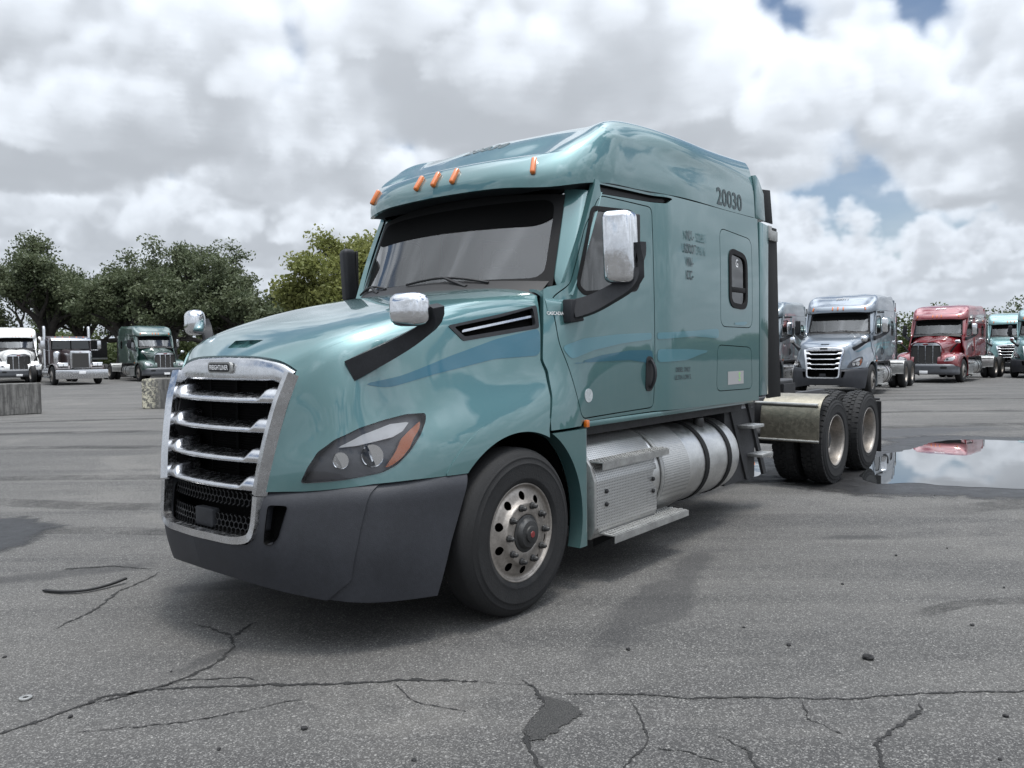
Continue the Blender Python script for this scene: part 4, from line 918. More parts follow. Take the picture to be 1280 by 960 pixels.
# ---------------------------------------------------------------- oval-grille tractor front
def build_front_oval(k, P, det=False):
    st = [(-1.12, [(.58,.75),(.62,1.2),(.60,1.56),(.47,1.68),(0,1.71)]), (-.8, [(.63,.8),(.66,1.25),(.65,1.60),(.52,1.74),(0,1.78)]), (-.3, [(.70,.9),(.73,1.3),(.72,1.67),(.58,1.82),(0,1.87)]),
          (.2, [(.8,.95),(.82,1.35),(.80,1.74),(.60,1.91),(0,1.965)]), (.62, [(1.05,1.0),(1.02,1.4),(.96,1.84),(.74,1.99),(0,2.04)])]
    h = surf(np.array([[(u, v, z) for v, z in pr] for u, pr in st]), 40, 40, o=(0, .5, 1))
    ho = mk('hood', h.both().flange(.03), P, k)
    path = spline([(-1.14,.74),(-1.13,.95),(-1.02,1.13),(-.7,1.26),(-.15,1.29),(.33,1.16),(.62,.86),(.68,.55)], 60)
    def shr(f, r=None):
        c = np.array((.0, .503)); return [c + (q - c)*f for q in path]
    ang = [math.atan2(q[1]-.503, q[0]) for q in path]
    arc = [(.59*math.cos(a), .503 + .59*math.sin(a)) for a in ang]
    for sg in (1, -1):
        rows = [[(a, .46, b_) for a, b_ in path], [(a, .85, b_) for a, b_ in path], [(a, 1.06, b_) for a, b_ in shr(.985)], [(a, 1.16, b_) for a, b_ in shr(.94)], [(a, 1.20, b_) for a, b_ in shr(.88)], [(a, 1.21, b_) for a, b_ in arc]]
        fs = surf(np.array(rows), 40, 90, o=(0, 1, 1)); f_ = (lambda s_: s_) if sg > 0 else (lambda s_: s_.mir())
        hl = rpoly([(.68,.90),(1.02,.93),(1.13,1.04),(1.08,1.13),(.78,1.07)], .03, 3)
        fr_ = lambda V, f=sdf(hl, (1, 2)): np.where(V[:, 0] < -.55, f(V), -1.)
        fe = mk('fender', f_(fs.clip(lambda V: -fr_(V) - .002).flange(.03)), P, k)
        lamp = fs.clip(fr_); he = mk('headlight', f_(lamp.off(-.03)), 'lamp_white', k); mk('lens', f_(lamp.off(.002)), 'lens', he)
        for v, z in ((.82, .985), (.99, 1.03)): Bd().lathe([(0, -.03), (.04, -.02), (.05, 0), (.046, .012), (0, .01)], (-1.08 + .10*(v > .9), sg*v, z), 0, 14).done('reflector', 'lamp_shell', he)
        a = np.linspace(-.2, math.pi+.2, 24); W_ = np.array([[(.60*math.cos(t_), sg*v, .505 + .60*math.sin(t_)) for t_ in a] for v in (.55, .9, 1.19)]); mk('wheel_housing', surf(W_, 0, 0, dense=True), 'void', k)
        Bd().bb((-.82, sg*1.02, 1.66), (-.68, sg*1.22, 1.80), .04, 3).done('hood_mirror', 'chrome', k); Bd().tube([(-.72, sg*1.14, 1.68), (-.62, sg*.95, 1.5), (-.6, sg*.82, 1.28)], [.03, .035, .04], 8).done('hood_mirror_arm', 'plastic', k)
    # grille
    out = rpoly([(-.58, .78), (.58, .78), (.62, 1.25), (.58, 1.68), (-.58, 1.68), (-.62, 1.25)], .09, 5)
    gf = surf(np.array([[(-1.15 + .10*(v*v)/.40 + .10*max(0, z-1.45) + .02, v, z) for v in np.linspace(-.65, .65, 65)] for z in np.linspace(.74, 1.72, 60)]), 0, 0, o=(-1, 0, 0), dense=True)
    ins = rpoly([(-.535, .82), (.535, .82), (.575, 1.25), (.54, 1.57), (-.54, 1.57), (-.575, 1.25)], .05, 5)
    fr = mk('grille_frame', gf.clip(inn(out, 0, (1, 2))).clip(out_(ins, 0, (1, 2))).off(.03).flange(.08), 'trim_chrome', k)
    mk('grille_screen', gf.clip(inn(ins, -.01, (1, 2))).off(-.015), 'screen', fr)
    for v in (-.28, 0, .28): mk('grille_bar', gf.clip(inn([(v-.016, .81), (v+.016, .81), (v+.016, 1.59), (v-.016, 1.59)], 0, (1, 2))).off(.018).flange(.03), 'trim_chrome', fr)
    Bd().prism(rpoly([(-.10, 1.60), (.10, 1.60), (.10, 1.655), (-.10, 1.655)], .027, 4), 0, -1.19, -1.16, .004).done('badge', 'red_cap', fr)
    # bumper
    pl = [(-1.36, 0), (-1.345, .4), (-1.28, .8), (-1.12, 1.08), (-.90, 1.19), (-.68, 1.21)]
    pl = spline([(a, b_, 0) for a, b_ in pl], 40)[:, :2]
    rows = [[(u + d, v*(1 - e), z) for u, v in pl] for z, d, e in ((.80, .05, .02), (.77, .0, 0), (.58, -.02, 0), (.42, .0, 0), (.36, .05, .02))]
    bs = surf(np.array(rows), 20, 40, o=(-1, 1, 0)); bu = mk('bumper', bs.both().flange(.04), 'bumper_grey', k)
    for sg in (1, -1):
        ds = bs.clip(inn(rpoly([(.62, .60), (.86, .60), (.86, .70), (.62, .70)], .02, 3), 0, (1, 2))).clip(lambda V: -.9 - V[:, 0]); mk('fog_lamp_recess', (ds if sg > 0 else ds.mir()).off(.004).flange(.01), 'black', bu)
    Bd().bb((-1.40, -.16, .40), (-1.385, .16, .52), .004).done('licence_plate', 'badge', bu)
# ---------------------------------------------------------------- long square-nosed classic tractor
def build_classic(k, P='paint_maroon'):
    # nose at u=-1.05, flat vertical chrome radiator shell
    Bd().prism(rpoly([(-.48, .85), (.48, .85), (.48, 1.83), (-.48, 1.83)], .05, 4), 0, -1.02, -.90, .012).done('grille_frame', 'trim_chrome', k)
    Bd().prism([(-.40, .93), (.40, .93), (.40, 1.71), (-.40, 1.71)], 0, -1.03, -1.022).done('grille_screen', 'screen', k)
    rows = [[(u, v, z) for v, z in ((w_, 1.0), (w_, 1.5), (w_-.02, t_-.10), (w_-.12, t_-.01), (0, t_))] for u, w_, t_ in ((-.9, .46, 1.82), (-.2, .50, 1.86), (.5, .54, 1.90), (1.0, .58, 1.93))]
    ho = mk('hood', surf(np.array(rows), 24, 30, o=(0, 1, 1)).both(), P, k)
    Bd().bb((-1.03, -.05, 1.745), (-1.015, .05, 1.775), .004).done('badge', 'red_cap', ho)
    Bd().prism(rpoly([(-1.27, .34), (1.27, .34), (1.27, .82), (-1.27, .82)], .04, 3), 0, -1.33, -1.30, .008).done('bumper', 'trim_chrome', k)
    Bd().bb((-1.345, -.16, .60), (-1.333, .16, .74), .003).done('licence_plate', 'badge', k)
    path = spline([(-.98,.86),(-.92,1.0),(-.7,1.13),(-.35,1.19),(.1,1.18),(.5,1.08),(.75,.9),(.95,.62),(1.1,.5)], 60); ang = [math.atan2(q[1]-.503, q[0]) for q in path]
    for sg in (1, -1):
        f_ = (lambda s_: s_) if sg > 0 else (lambda s_: s_.mir()); c = np.array((0, .503))
        rows = [[(q[0], .5, q[1]) for q in path], [(q[0], .95, q[1]) for q in path], [(q[0], 1.12, q[1]-.01) for q in path], [(*(c + (q-c)*.95),) for q in path], [(*(c + (q-c)*.90),) for q in path]]
        rows[3] = [(a, 1.19, b_) for a, b_ in rows[3]]; rows[4] = [(a, 1.205, b_) for a, b_ in rows[4]]
        mk('fender', f_(surf(np.array(rows), 24, 60, o=(0, 1, 1)).flange(.03)), P, k)
        a = np.linspace(-.2, math.pi+.2, 24); mk('wheel_housing', surf(np.array([[(.60*math.cos(t_), sg*v, .505 + .60*math.sin(t_)) for t_ in a] for v in (.5, .9, 1.15)]), 0, 0, dense=True), 'void', k)
        lp = Bd().bb((-1.0, sg*.58, .98), (-.82, sg*1.10, 1.20), .03, 3).done('headlight', 'trim_chrome', k)
        for v in (.71, .95): Bd().prism(rpoly([(sg*v-.10, 1.03), (sg*v+.10, 1.03), (sg*v+.10, 1.155), (sg*v-.10, 1.155)], .02, 3), 0, -1.008, -1.001).done('lens', 'lamp_white', lp)
        Bd().lathe([(.0, 1.10), (.15, 1.12), (.17, 1.16), (.17, 1.72), (.15, 1.78), (.10, 1.82), (0, 1.83)], (.55, sg*.78, 0), 2, 24).done('air_cleaner', 'trim_chrome', k)
        Bd().tube([(1.75, sg*1.12, .9), (1.75, sg*1.12, 3.05), (1.82, sg*1.12, 3.2)], .075, 14).done('exhaust_stack', 'trim_chrome', k)
        mr = Bd().bb((.78, sg*1.30, 1.95), (.83, sg*1.50, 2.40), .015).done('mirror', 'trim_chrome', k); Bd().tube([(1.0, sg*1.02, 2.45), (.8, sg*1.4, 2.45), (.8, sg*1.4, 1.88), (1.0, sg*1.02, 1.88)], .014, 6).done('mirror_arm', 'trim_chrome', mr)
        d = Bd().prism([(1.02, 1.15), (1.70, 1.15), (1.70, 2.45), (1.12, 2.45), (1.02, 1.95)], 1, sg*1.01, sg*1.03).done('door', P, k); Bd().prism([(1.10, 1.92), (1.62, 1.92), (1.62, 2.36), (1.17, 2.36)], 1, sg*1.031, sg*1.036).done('window_pane', 'glass_dark', d)
        Bd().lathe([(0, .85), (.28, .86), (.33, .9), (.33, 2.25), (.28, 2.29), (0, 2.3)], (0, sg*.87, .65), 0, 36).done('fuel_tank', 'trim_chrome', k)
        Bd().bb((.95, sg*.9, .36), (2.3, sg*1.2, .40)).done('step', 'galv', k)
    Bd().prism([(1.0, 1.1), (1.75, 1.1), (1.75, 2.62), (1.12, 2.55), (1.0, 1.93)], 1, -1.01, 1.01, .02).done('cab', P, k)
    Bd().prism([(1.85, 1.1), (3.35, 1.1), (3.35, 2.70), (1.85, 2.66)], 1, -1.12, 1.12, .06).done('sleeper', P, k)
    ws = Bd()
    for sg in (1, -1): Bd().prism([(sg*.03, 1.95), (sg*.92, 1.95), (sg*.88, 2.42), (sg*.03, 2.44)], 0, .965, .975).done('windshield', 'glass_dark', k).rotation_euler = (0, 0, 0)
    Bd().prism([(.995, 1.90), (.995, 2.48), (.982, 2.48), (.982, 1.90)], 1, -.97, .97).done('windshield_seal', 'seal', k)
    Bd().prism([(.72, 2.40), (1.0, 2.56), (1.0, 2.58), (.72, 2.43)], 1, -.98, .98, .004).done('sun_visor', 'trim_chrome', k)
    for v in (-.7, -.35, 0, .35, .7): Bd().lathe([(.03, 0), (.028, .05), (.015, .07), (0, .07)], (1.2, v, 2.57), 2, 10).done('clearance_lamp', 'amber', k)
mat('screen', (.05, .048, .046), .7, .3, 0, .3, 30); mat('bumper_grey', (.10, .105, .115), .4, .2, 0, .2, 8)
# ---------------------------------------------------------------- trucks in the yard
TH = 0.69253535
def pose(px, v, th):
    """root location so that the point (u=0, v) of the truck stands at px"""
    return (px[0] - v*math.cos(th), px[1] + v*math.sin(th), 0)
root = thing('semi_truck', 'sage green tractor with blue stripes and number 20030, large in the foreground', 'truck', (-.86328, 5.42497, 0), math.pi/2 - TH)
build_front(root, 'paint_sage', True); build_cab(root, 'paint_sage', True); build_gear(root, 'paint_sage', True)
# writing and stickers on it
def on_roof(P, d=.003):
    V, N = ROOF_S.V, ROOF_S.N; o = P.copy(); sg = np.where(P[:, 1] < 0, -1., 1.); A = P*np.stack([np.ones(len(P)), sg, np.ones(len(P))], 1)
    for i, q in enumerate(A):
        dd = ((V - q)**2).sum(1); j = np.argpartition(dd, 4)[:4]; w_ = 1/(dd[j] + 1e-6); n_ = (N[j]*w_[:, None]).sum(0); n_ /= np.linalg.norm(n_); c = (V[j]*w_[:, None]).sum(0)/w_.sum(); r = q - ((q - c) @ n_)*n_ + d*n_; o[i] = r*(1, sg[i], 1)
    return o
decal_text('20030', .205, (2.955, 1.183, 2.885), (1.02, 0, 0), (0, -.055, 1), 'fleet_number', 'decal', root, .004, on_roof, (0, 1, 0))
decal_text('20030', .175, (1.038, .02, 3.186), (0, 1, 0), (.90, 0, .40), 'fleet_number', 'decal', root, .003, on_roof, (-.4, 0, .9))
for i, (a, b_) in enumerate((('NYL-', '52285'), ('USDOT', '39816'), ('VIN-', ''), ('ICC-', ''))):
    z = 2.49 - i*.105
    decal_text(a, .10, (2.15, 1.203, z), (.62, 0, 0), (0, 0, 1), 'registration_lettering', 'decal', root, .0022, None, (0, 1, 0))
    if b_: decal_text(b_, .10, (2.365, 1.203, z), (.62, 0, 0), (0, 0, 1), 'registration_lettering', 'decal_faint', root, .001, None, (0, 1, 0))
for i, a in enumerate(('DIESEL ONLY', 'ULTRA LOW S.')):
    decal_text(a, .052, (2.03, 1.203, 1.425 - i*.06), (.8, 0, 0), (0, 0, 1), 'fuel_lettering', 'decal', root, .0012, None, (0, 1, 0))
decal_text('CASCADIA', .030, (.508, 1.064, 1.832), (.9, .14, 0), (0, -.12, 1), 'model_emblem', 'badge', root, .0008, lambda P: cab_at(P, .006), (0, 1, 0))
dsc = Bd(); dsc.lathe([(0, .003), (.045, .003), (.045, 0)], (.765, 1.157, 1.285), 1, 24).done('round_sticker', 'badge_grey', root) if 'badge_grey' in MAT else None
mat('badge_grey', (.42, .45, .45), .6, 0, 0, .3, 60)
Bd().lathe([(0, .004), (.046, .004), (.046, -.01)], (.765, 1.155, 1.285), 1, 24).done('round_sticker', 'badge_grey', root)
pl = Bd().bb((2.86, 1.198, 1.27), (3.19, 1.2035, 1.385)).done('sticker', 'sign_grey', root)
decal_text('S', .11, (3.10, 1.2045, 1.33), (.8, 0, 0), (0, 0, 1), 'sticker_mark', 'sign_green', pl, .001, None, (0, 1, 0))
decal_text('G', .10, (3.07, 1.192, 2.34), (.8, 0, 0), (0, 0, 1), 'window_sticker', 'badge', root, .001, None, (0, 1, 0))
# mid-distance protos
GR = 'tractors parked around the yard'
def rt(name, label, px, v, th): return thing(name, label, 'truck', pose(px, v, th), math.pi/2 - th, GR)
t1 = rt('semi_truck', 'silver grey curved-nose tractor behind the rear wheels of the sage green one', (11.55, 25.1), 1.2, R(36))
build_front(t1, 'paint_silver', False); build_cab(t1, 'paint_silver', False); build_gear(t1, 'paint_silver', False)
index_kids()
def clone(src, loc, th, label, swap, skip=()):
    c = copy_tree(src, None, swap, skip); c.location = loc; c.rotation_euler = (0, 0, math.pi/2 - th); c['label'] = label; return c
p1_ = pose((11.55, 25.1), 1.2, R(36))
clone(t1, (p1_[0] - 2.75*1.0 + 1.6*math.sin(R(36)), p1_[1] + 2.35 + 1.6*math.cos(R(36)), 0), R(36), 'slate grey tractor mostly hidden left of the silver grey one', {'paint_silver': 'paint_slate'}, ('stripe', 'honeycomb'))
clone(t1, (27.6, 43.5, 0), R(34), 'pale teal tractor right behind the red one, only its face showing', {'paint_silver': 'paint_teal'}, ('honeycomb',))
clone(t1, (24.9, 36.9, 0), R(40), 'dark teal tractor cut off by the right edge of the picture', {'paint_silver': 'paint_sage'}, ('honeycomb',))
decal_text('20011', .17, (1.045, .02, 3.19), (0, 1, 0), (.90, 0, .40), 'fleet_number', 'sign_grey', t1, .003, None, (-.4, 0, .9))
t2 = rt('semi_truck', 'red tractor with tall barred chrome grille on the right', (19.119, 33.18), 1.2, R(43))
build_front_oval(t2, 'paint_red'); build_cab(t2, 'paint_red', False, False, False); build_gear(t2, 'paint_red', False)
index_kids()
TL = R(-42)
clone(t2, pose((-22.04, 46.3), -1.2, TL), TL, 'dark green tractor with barred chrome grille under the oaks', {'paint_red': 'paint_green'})
clone(t2, pose((-30.0, 47.3), -.2, TL - R(-6)), TL + R(6), 'white tractor at the left edge behind a concrete block', {'paint_red': 'paint_white'})
clone(t2, (21.5, 54.0, 0), R(62), 'small dark tractor far behind, between the silver grey and red ones', {'paint_red': 'paint_maroon'})
decal_text('20187', .17, (1.045, .02, 3.19), (0, 1, 0), (.90, 0, .40), 'fleet_number', 'white_letter', t2, .004, None, (-.4, 0, .9))
t3 = rt('semi_truck', 'classic square-nosed tractor with twin chrome stacks and flat chrome bumper', (-24.75, 42.2), -1.2, TL)
build_classic(t3); build_gear_parts = None
for sg in (1, -1):
    wheel_parts(t3, (0, 1.205, HZ), 'steer', sg, False)
    for u in (5.2, 6.5): wheel_parts(t3, (u, 1.225, HZ), 'drive', sg, False)
Bd().bb((-.9, -.45, .7), (7.0, .45, 1.0), .02).done('chassis_frame', 'frame', t3)
# ---------------------------------------------------------------- ground
def disp(me): pass
g = bmesh.new()
for ring_, n in ((3000, 1),):
    bmesh.ops.create_grid(g, x_segments=8, y_segments=8, size=ring_)
me = bpy.data.meshes.new('ground'); g.to_mesh(me); g.free()
m = bpy.data.materials.new('asphalt'); m.use_nodes = True; t = NT(m.node_tree); MAT['asphalt'] = m
out = t.n('ShaderNodeOutputMaterial'); b = t.n('ShaderNodeBsdfPrincipled'); tc = t.n('ShaderNodeTexCoord').outputs['Object']
f1 = t.noise(tc, .12, 5, .6); f2 = t.noise(tc, .9, 6, .65); f3 = t.noise(tc, 7, 5, .7)
rotm = t.n('ShaderNodeMapping', i_0=tc); rotm.inputs['Rotation'].default_value = (0, 0, R(-20)); rotm.inputs['Scale'].default_value = (.10, 1.1, 1)
f4 = t.noise(rotm.outputs[0], 1.1, 6, .6, .6)
rot2 = t.n('ShaderNodeMapping', i_0=tc); rot2.inputs['Rotation'].default_value = (0, 0, R(40)); rot2.inputs['Scale'].default_value = (.12, 1.3, 1)
f5 = t.noise(rot2.outputs[0], 1.3, 5, .6, .5)
vo = t.n('ShaderNodeTexVoronoi', i_Vector=tc, i_Scale=175.0, feature='F1'); vc = t.n('ShaderNodeSeparateColor', i_0=vo.outputs[1])
vo2 = t.n('ShaderNodeTexVoronoi', i_Vector=tc, i_Scale=62.0, feature='F1'); vc2 = t.n('ShaderNodeSeparateColor', i_0=vo2.outputs[1])
base = t.mix(t.sm(f1, .35, .65), (.058, .0565, .0545), (.090, .0865, .0815))
base = t.mix(t.m('MULTIPLY', t.sm(f2, .45, .72), .55), base, (.050, .0495, .0495))
base = t.mix(t.m('MULTIPLY', t.sm(f4, .47, .64), .80), base, (.034, .0335, .0335))
base = t.mix(t.m('MULTIPLY', t.sm(f5, .52, .70), .55), base, (.044, .043, .0415))
f6 = t.noise(tc, .33, 6, .62, 1.2); base = t.mix(t.m('MULTIPLY', t.sm(f6, .52, .66), .5), base, (.122, .116, .107))
vo3 = t.n('ShaderNodeTexVoronoi', i_Vector=tc, i_Scale=2.2, feature='F1'); vc3 = t.n('ShaderNodeSeparateColor', i_0=vo3.outputs[1]); oil = t.m('MULTIPLY', t.sm(vc3.outputs[0], .80, .82), t.m('SUBTRACT', 1, t.sm(t.m('MULTIPLY_ADD', t.m('SUBTRACT', f3, .5), .22, vo3.outputs[0]), .05, .11))); base = t.mix(t.m('MULTIPLY', oil, .6), base, (.014, .014, .0145))
base = t.mix(t.m('MULTIPLY', t.sm(f3, .52, .75), .25), base, (.15, .147, .14))
sp = t.m('POWER', vc.outputs[0], 4.0); base = t.mix(t.m('MULTIPLY', sp, .52), base, (.30, .293, .28))
sp2 = t.m('MULTIPLY', t.sm(vc2.outputs[1], .80, .95), t.m('SUBTRACT', 1, t.sm(vo2.outputs[0], .15, .45))); base = t.mix(t.m('MULTIPLY', sp2, .5), base, (.36, .35, .33))
dk = t.m('SUBTRACT', 1, t.sm(vc.outputs[1], .0, .30)); base = t.mix(t.m('MULTIPLY', dk, .5), base, (.020, .020, .020))
def blob(cx, cy, rx, ry, rot, wob=.35, soft=.35):
    mp = t.n('ShaderNodeMapping', i_0=tc); mp.vector_type = 'TEXTURE'
    mp.inputs['Location'].default_value = (cx, cy, 0); mp.inputs['Rotation'].default_value = (0, 0, R(rot)); mp.inputs['Scale'].default_value = (rx, ry, 1)
    d = t.vm('LENGTH', mp.outputs[0]); d = t.m('MULTIPLY_ADD', t.m('SUBTRACT', f2w, .5), wob*4, d)
    return t.m('SUBTRACT', 1, t.sm(d, 1-soft, 1+soft))
f2w = t.noise(tc, 1.6, 5, .6)
wet = blob(3.2, 10.2, 1.2, .7, 55); wet = t.m('MAXIMUM', wet, blob(6.8, 14.2, 2.4, .55, 25))
st_ = None
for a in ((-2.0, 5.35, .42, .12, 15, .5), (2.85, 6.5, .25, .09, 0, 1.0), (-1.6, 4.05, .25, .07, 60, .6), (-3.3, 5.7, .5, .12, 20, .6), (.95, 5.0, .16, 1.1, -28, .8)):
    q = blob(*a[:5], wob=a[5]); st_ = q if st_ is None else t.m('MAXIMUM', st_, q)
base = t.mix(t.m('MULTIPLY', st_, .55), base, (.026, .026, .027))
base = t.mix(t.m('MULTIPLY', wet, .66), base, (.016, .0165, .018))
t.l(base, b.inputs['Base Color'])
t.l(t.m('SUBTRACT', .86, t.m('MULTIPLY', wet, .42)), b.inputs['Roughness']); b.inputs['Specular IOR Level'].default_value = .35
hgt = t.m('ADD', t.m('MULTIPLY', vc.outputs[0], .5), t.m('MULTIPLY', f3, .6)); hgt = t.m('SUBTRACT', hgt, t.m('MULTIPLY', vo.outputs[0], .5))
t.l(t.n('ShaderNodeBump', i_Height=hgt, i_Strength=.55, i_Distance=.004).outputs[0], b.inputs['Normal'])
t.l(b.outputs[0], out.inputs[0])
gnd = link('ground', me, 'asphalt'); gnd['kind'] = 'structure'
def crumb(name, c1, c2, sc_):
    m = bpy.data.materials.new(name); m.use_nodes = True; t = NT(m.node_tree); MAT[name] = m
    out = t.n('ShaderNodeOutputMaterial'); b = t.n('ShaderNodeBsdfPrincipled'); b.inputs['Roughness'].default_value = .95; tc = t.n('ShaderNodeTexCoord').outputs['Object']; nz_ = t.noise(tc, sc_, 5, .7)
    t.l(t.mix(t.sm(t.noise(tc, 170, 3, .7), .4, .7), c1, c2), b.inputs['Base Color']); av = t.n('ShaderNodeAttribute', attribute_name='wet').outputs['Fac']
    fa = t.sm(t.m('ADD', av, t.m('MULTIPLY', t.m('SUBTRACT', nz_, .5), 1.7)), .42, .60); mx = t.n('ShaderNodeMixShader', i_0=t.m('MULTIPLY', fa, t.sm(av, 0, .12))); t.l(t.n('ShaderNodeBsdfTransparent').outputs[0], mx.inputs[1]); t.l(b.outputs[0], mx.inputs[2]); t.l(mx.outputs[0], out.inputs[0])
crumb('crack', (.008, .008, .008), (.030, .0295, .029), 55); crumb('crack_gravel', (.012, .012, .012), (.065, .063, .06), 22)
rnd = random.Random(4)
def crack(P, w0=.010, name='crack'):
    P = [Vector((a, b_, 0)) for a, b_ in P]; L = []
    for a, b_ in zip(P, P[1:]):
        n = max(3, int((b_-a).length/.018)); tdir = (b_-a).normalized(); nn = Vector((-tdir.y, tdir.x, 0))
        for i in range(n): L.append(a.lerp(b_, i/n) + nn*rnd.gauss(0, .007))
    L.append(P[-1])
    for _ in range(1): L = [L[0]] + [(L[i-1] + L[i]*2 + L[i+1])/4 for i in range(1, len(L)-1)] + [L[-1]]
    V, F, A = [], [], []
    for i, q in enumerate(L):
        td = (L[min(i+1, len(L)-1)] - L[max(i-1, 0)]).normalized(); nn = Vector((-td.y, td.x, 0)); w_ = w0*(.55 + rnd.random()**2*1.8); e = min(1, .35 + 5*min(i, len(L)-1-i)/len(L))
        for f, al in ((1, 0), (.33, .62*e), (0, .95*e), (-.33, .62*e), (-1, 0)): V.append(tuple(q + nn*w_*f + Vector((0, 0, .0035)))); A.append(al)
        if i:
            for j in range(4): F.append((5*i-5+j, 5*i-4+j, 5*i+1+j, 5*i+j))
    me = bpy.data.meshes.new(name); me.from_pydata(V, [], F); at_ = me.attributes.new('wet', 'FLOAT', 'POINT'); at_.data.foreach_set('value', A); return link(name, me, 'crack', gnd)
for P, w_ in (([(-2.9, 2.7), (-2.182, 3.254), (-2.062, 3.395), (-1.921, 3.598), (-1.734, 3.679), (-1.549, 3.692), (-1.209, 3.709), (-0.863, 3.709), (-0.484, 3.753), (-0.171, 3.716), (0.029, 3.684)], .016),
  ([(-2.0, 3.5), (-1.734, 3.679), (-1.605, 3.832), (-1.541, 4.0), (-1.536, 4.22), (-1.601, 4.378), (-1.774, 4.498), (-1.911, 4.583)], .013), ([(-1.583, 4.352), (-1.572, 4.491), (-1.532, 4.611)], .014), ([(-1.72, 3.69), (-1.62, 3.78), (-1.35, 3.80), (-1.2, 3.76)], .007),
  ([(0.002, 3.767), (0.089, 3.646), (0.134, 3.461), (0.058, 3.289), (0.042, 3.152), (0.071, 3.024), (0.102, 2.878), (.05, 2.5)], .020), ([(0.029, 3.684), (0.205, 3.574), (0.538, 3.565), (0.786, 3.517), (1.114, 3.516), (1.504, 3.489), (1.891, 3.536), (2.376, 3.548), (3.2, 3.6)], .010),
  ([(1.842, 3.513), (1.776, 3.371), (1.574, 3.202), (1.444, 3.086), (1.387, 2.906), (1.312, 2.772), (1.2, 2.4)], .013), ([(0.517, 3.549), (0.539, 3.35), (0.544, 3.14), (0.451, 2.997), (0.368, 2.845), (.3, 2.5)], .007), ([(0.809, 3.18), (0.918, 3.048), (0.918, 2.916), (0.91, 2.5)], .010), ([(0.559, 3.075), (0.679, 3.041), (0.796, 2.948)], .006),
  ([(-2.701, 4.477), (-2.629, 4.867), (-2.669, 5.228), (-2.595, 5.56), (-2.605, 5.765)], .012), ([(-3.391, 5.799), (-3.039, 5.871), (-2.66, 5.768)], .016), ([(-1.9, 3.25), (-1.4, 3.35), (-.9, 3.6)], .006), ([(-.6, 3.73), (-.45, 3.5), (-.2, 3.4)], .005), ([(1.3, 3.5), (1.25, 3.3), (1.35, 3.15)], .005)): crack(P, w_)
pv = [(0.13, 3.543), (0.208, 3.508), (0.303, 3.387), (0.229, 3.3), (0.141, 3.183), (0.074, 3.145), (0.033, 3.227), (0.073, 3.34), (0.133, 3.445)]
pv = rpoly(pv, .03, 4); c = pv.mean(0); V, F, A = [], [], []; n = len(pv)
for j, (f, al) in enumerate(((0.02, 1), (.5, 1), (.85, .8), (1.05, .45), (1.3, 0))):
    for q in pv: V.append((*(c + (q-c)*f), .005)); A.append(al)
for j in range(4):
    for i in range(n): F.append((j*n+i, j*n+(i+1) % n, (j+1)*n+(i+1) % n, (j+1)*n+i))
me = bpy.data.meshes.new('pothole_patch'); me.from_pydata(V, [], F); at_ = me.attributes.new('wet', 'FLOAT', 'POINT'); at_.data.foreach_set('value', A); link('pothole_patch', me, 'crack_gravel', gnd)
# ---------------------------------------------------------------- tyre marks
m = bpy.data.materials.new('tyre_mark'); m.use_nodes = True; t = NT(m.node_tree); MAT['tyre_mark'] = m
out = t.n('ShaderNodeOutputMaterial'); b = t.n('ShaderNodeBsdfPrincipled'); b.inputs['Roughness'].default_value = .8; b.inputs['Base Color'].default_value = (.026, .0255, .025, 1); tc = t.n('ShaderNodeTexCoord').outputs['Object']
av = t.n('ShaderNodeAttribute', attribute_name='wet').outputs['Fac']; nz_ = t.m('MULTIPLY_ADD', t.noise(tc, 1.3, 5, .65), .6, t.m('MULTIPLY', t.noise(tc, 14, 4, .7), .4)); fa = t.m('MULTIPLY', t.m('MULTIPLY', t.sm(nz_, .36, .62), t.sm(av, 0, .9)), .40); mx = t.n('ShaderNodeMixShader', i_0=fa); t.l(t.n('ShaderNodeBsdfTransparent').outputs[0], mx.inputs[1]); t.l(b.outputs[0], mx.inputs[2]); t.l(mx.outputs[0], out.inputs[0])
def tyre_mark(P, w_):
    L = spline([(a, b_, 0) for a, b_ in P], 60); V, F, A = [], [], []
    for i, q in enumerate(L):
        td = L[min(i+1, 59)] - L[max(i-1, 0)]; td /= np.linalg.norm(td); nn = np.array((-td[1], td[0], 0)); e = min(1, 5*min(i, 59-i)/59)
        for f, al in ((1, 0), (.7, 1), (-.7, 1), (-1, 0)): V.append(tuple(q + nn*w_*f + (0, 0, .0028))); A.append(al*e)
        if i:
            for j in range(3): F.append((4*i-4+j, 4*i-3+j, 4*i+1+j, 4*i+j))
    me = bpy.data.meshes.new('tyre_mark'); me.from_pydata(V, [], F); at_ = me.attributes.new('wet', 'FLOAT', 'POINT'); at_.data.foreach_set('value', A); link('tyre_mark', me, 'tyre_mark', gnd)
for P, w_ in (([(-9, 8.2), (-6, 8.6), (-3.5, 8.2), (-1.5, 9.5)], .22), ([(-9.5, 9.6), (-6, 10.2), (-3, 10.2), (0, 12)], .24), ([(-12, 12.5), (-8, 13.6), (-4, 13.3), (0, 15)], .26), ([(-14, 14.8), (-9, 16.2), (-4, 16.4), (1, 19)], .28), ([(-14, 18.2), (-8, 19.5), (-2, 19.3), (4, 22)], .3),
  ([(-5.5, 6.6), (-4, 7.1), (-2.6, 7.0), (-1.6, 7.6)], .16), ([(3.8, 7.4), (5.5, 7.9), (7.6, 8.2), (10, 8)], .22), ([(3.6, 14), (7, 15.2), (11, 15.6), (15, 15)], .3), ([(5, 17.6), (9, 18.8), (13, 18.6), (18, 17.5)], .3), ([(8, 22.5), (13, 23), (19, 22.4), (25, 22)], .35), ([(2.3, 4.5), (2.7, 4.75), (3.3, 4.8), (4, 4.6)], .07)): tyre_mark(P, w_)
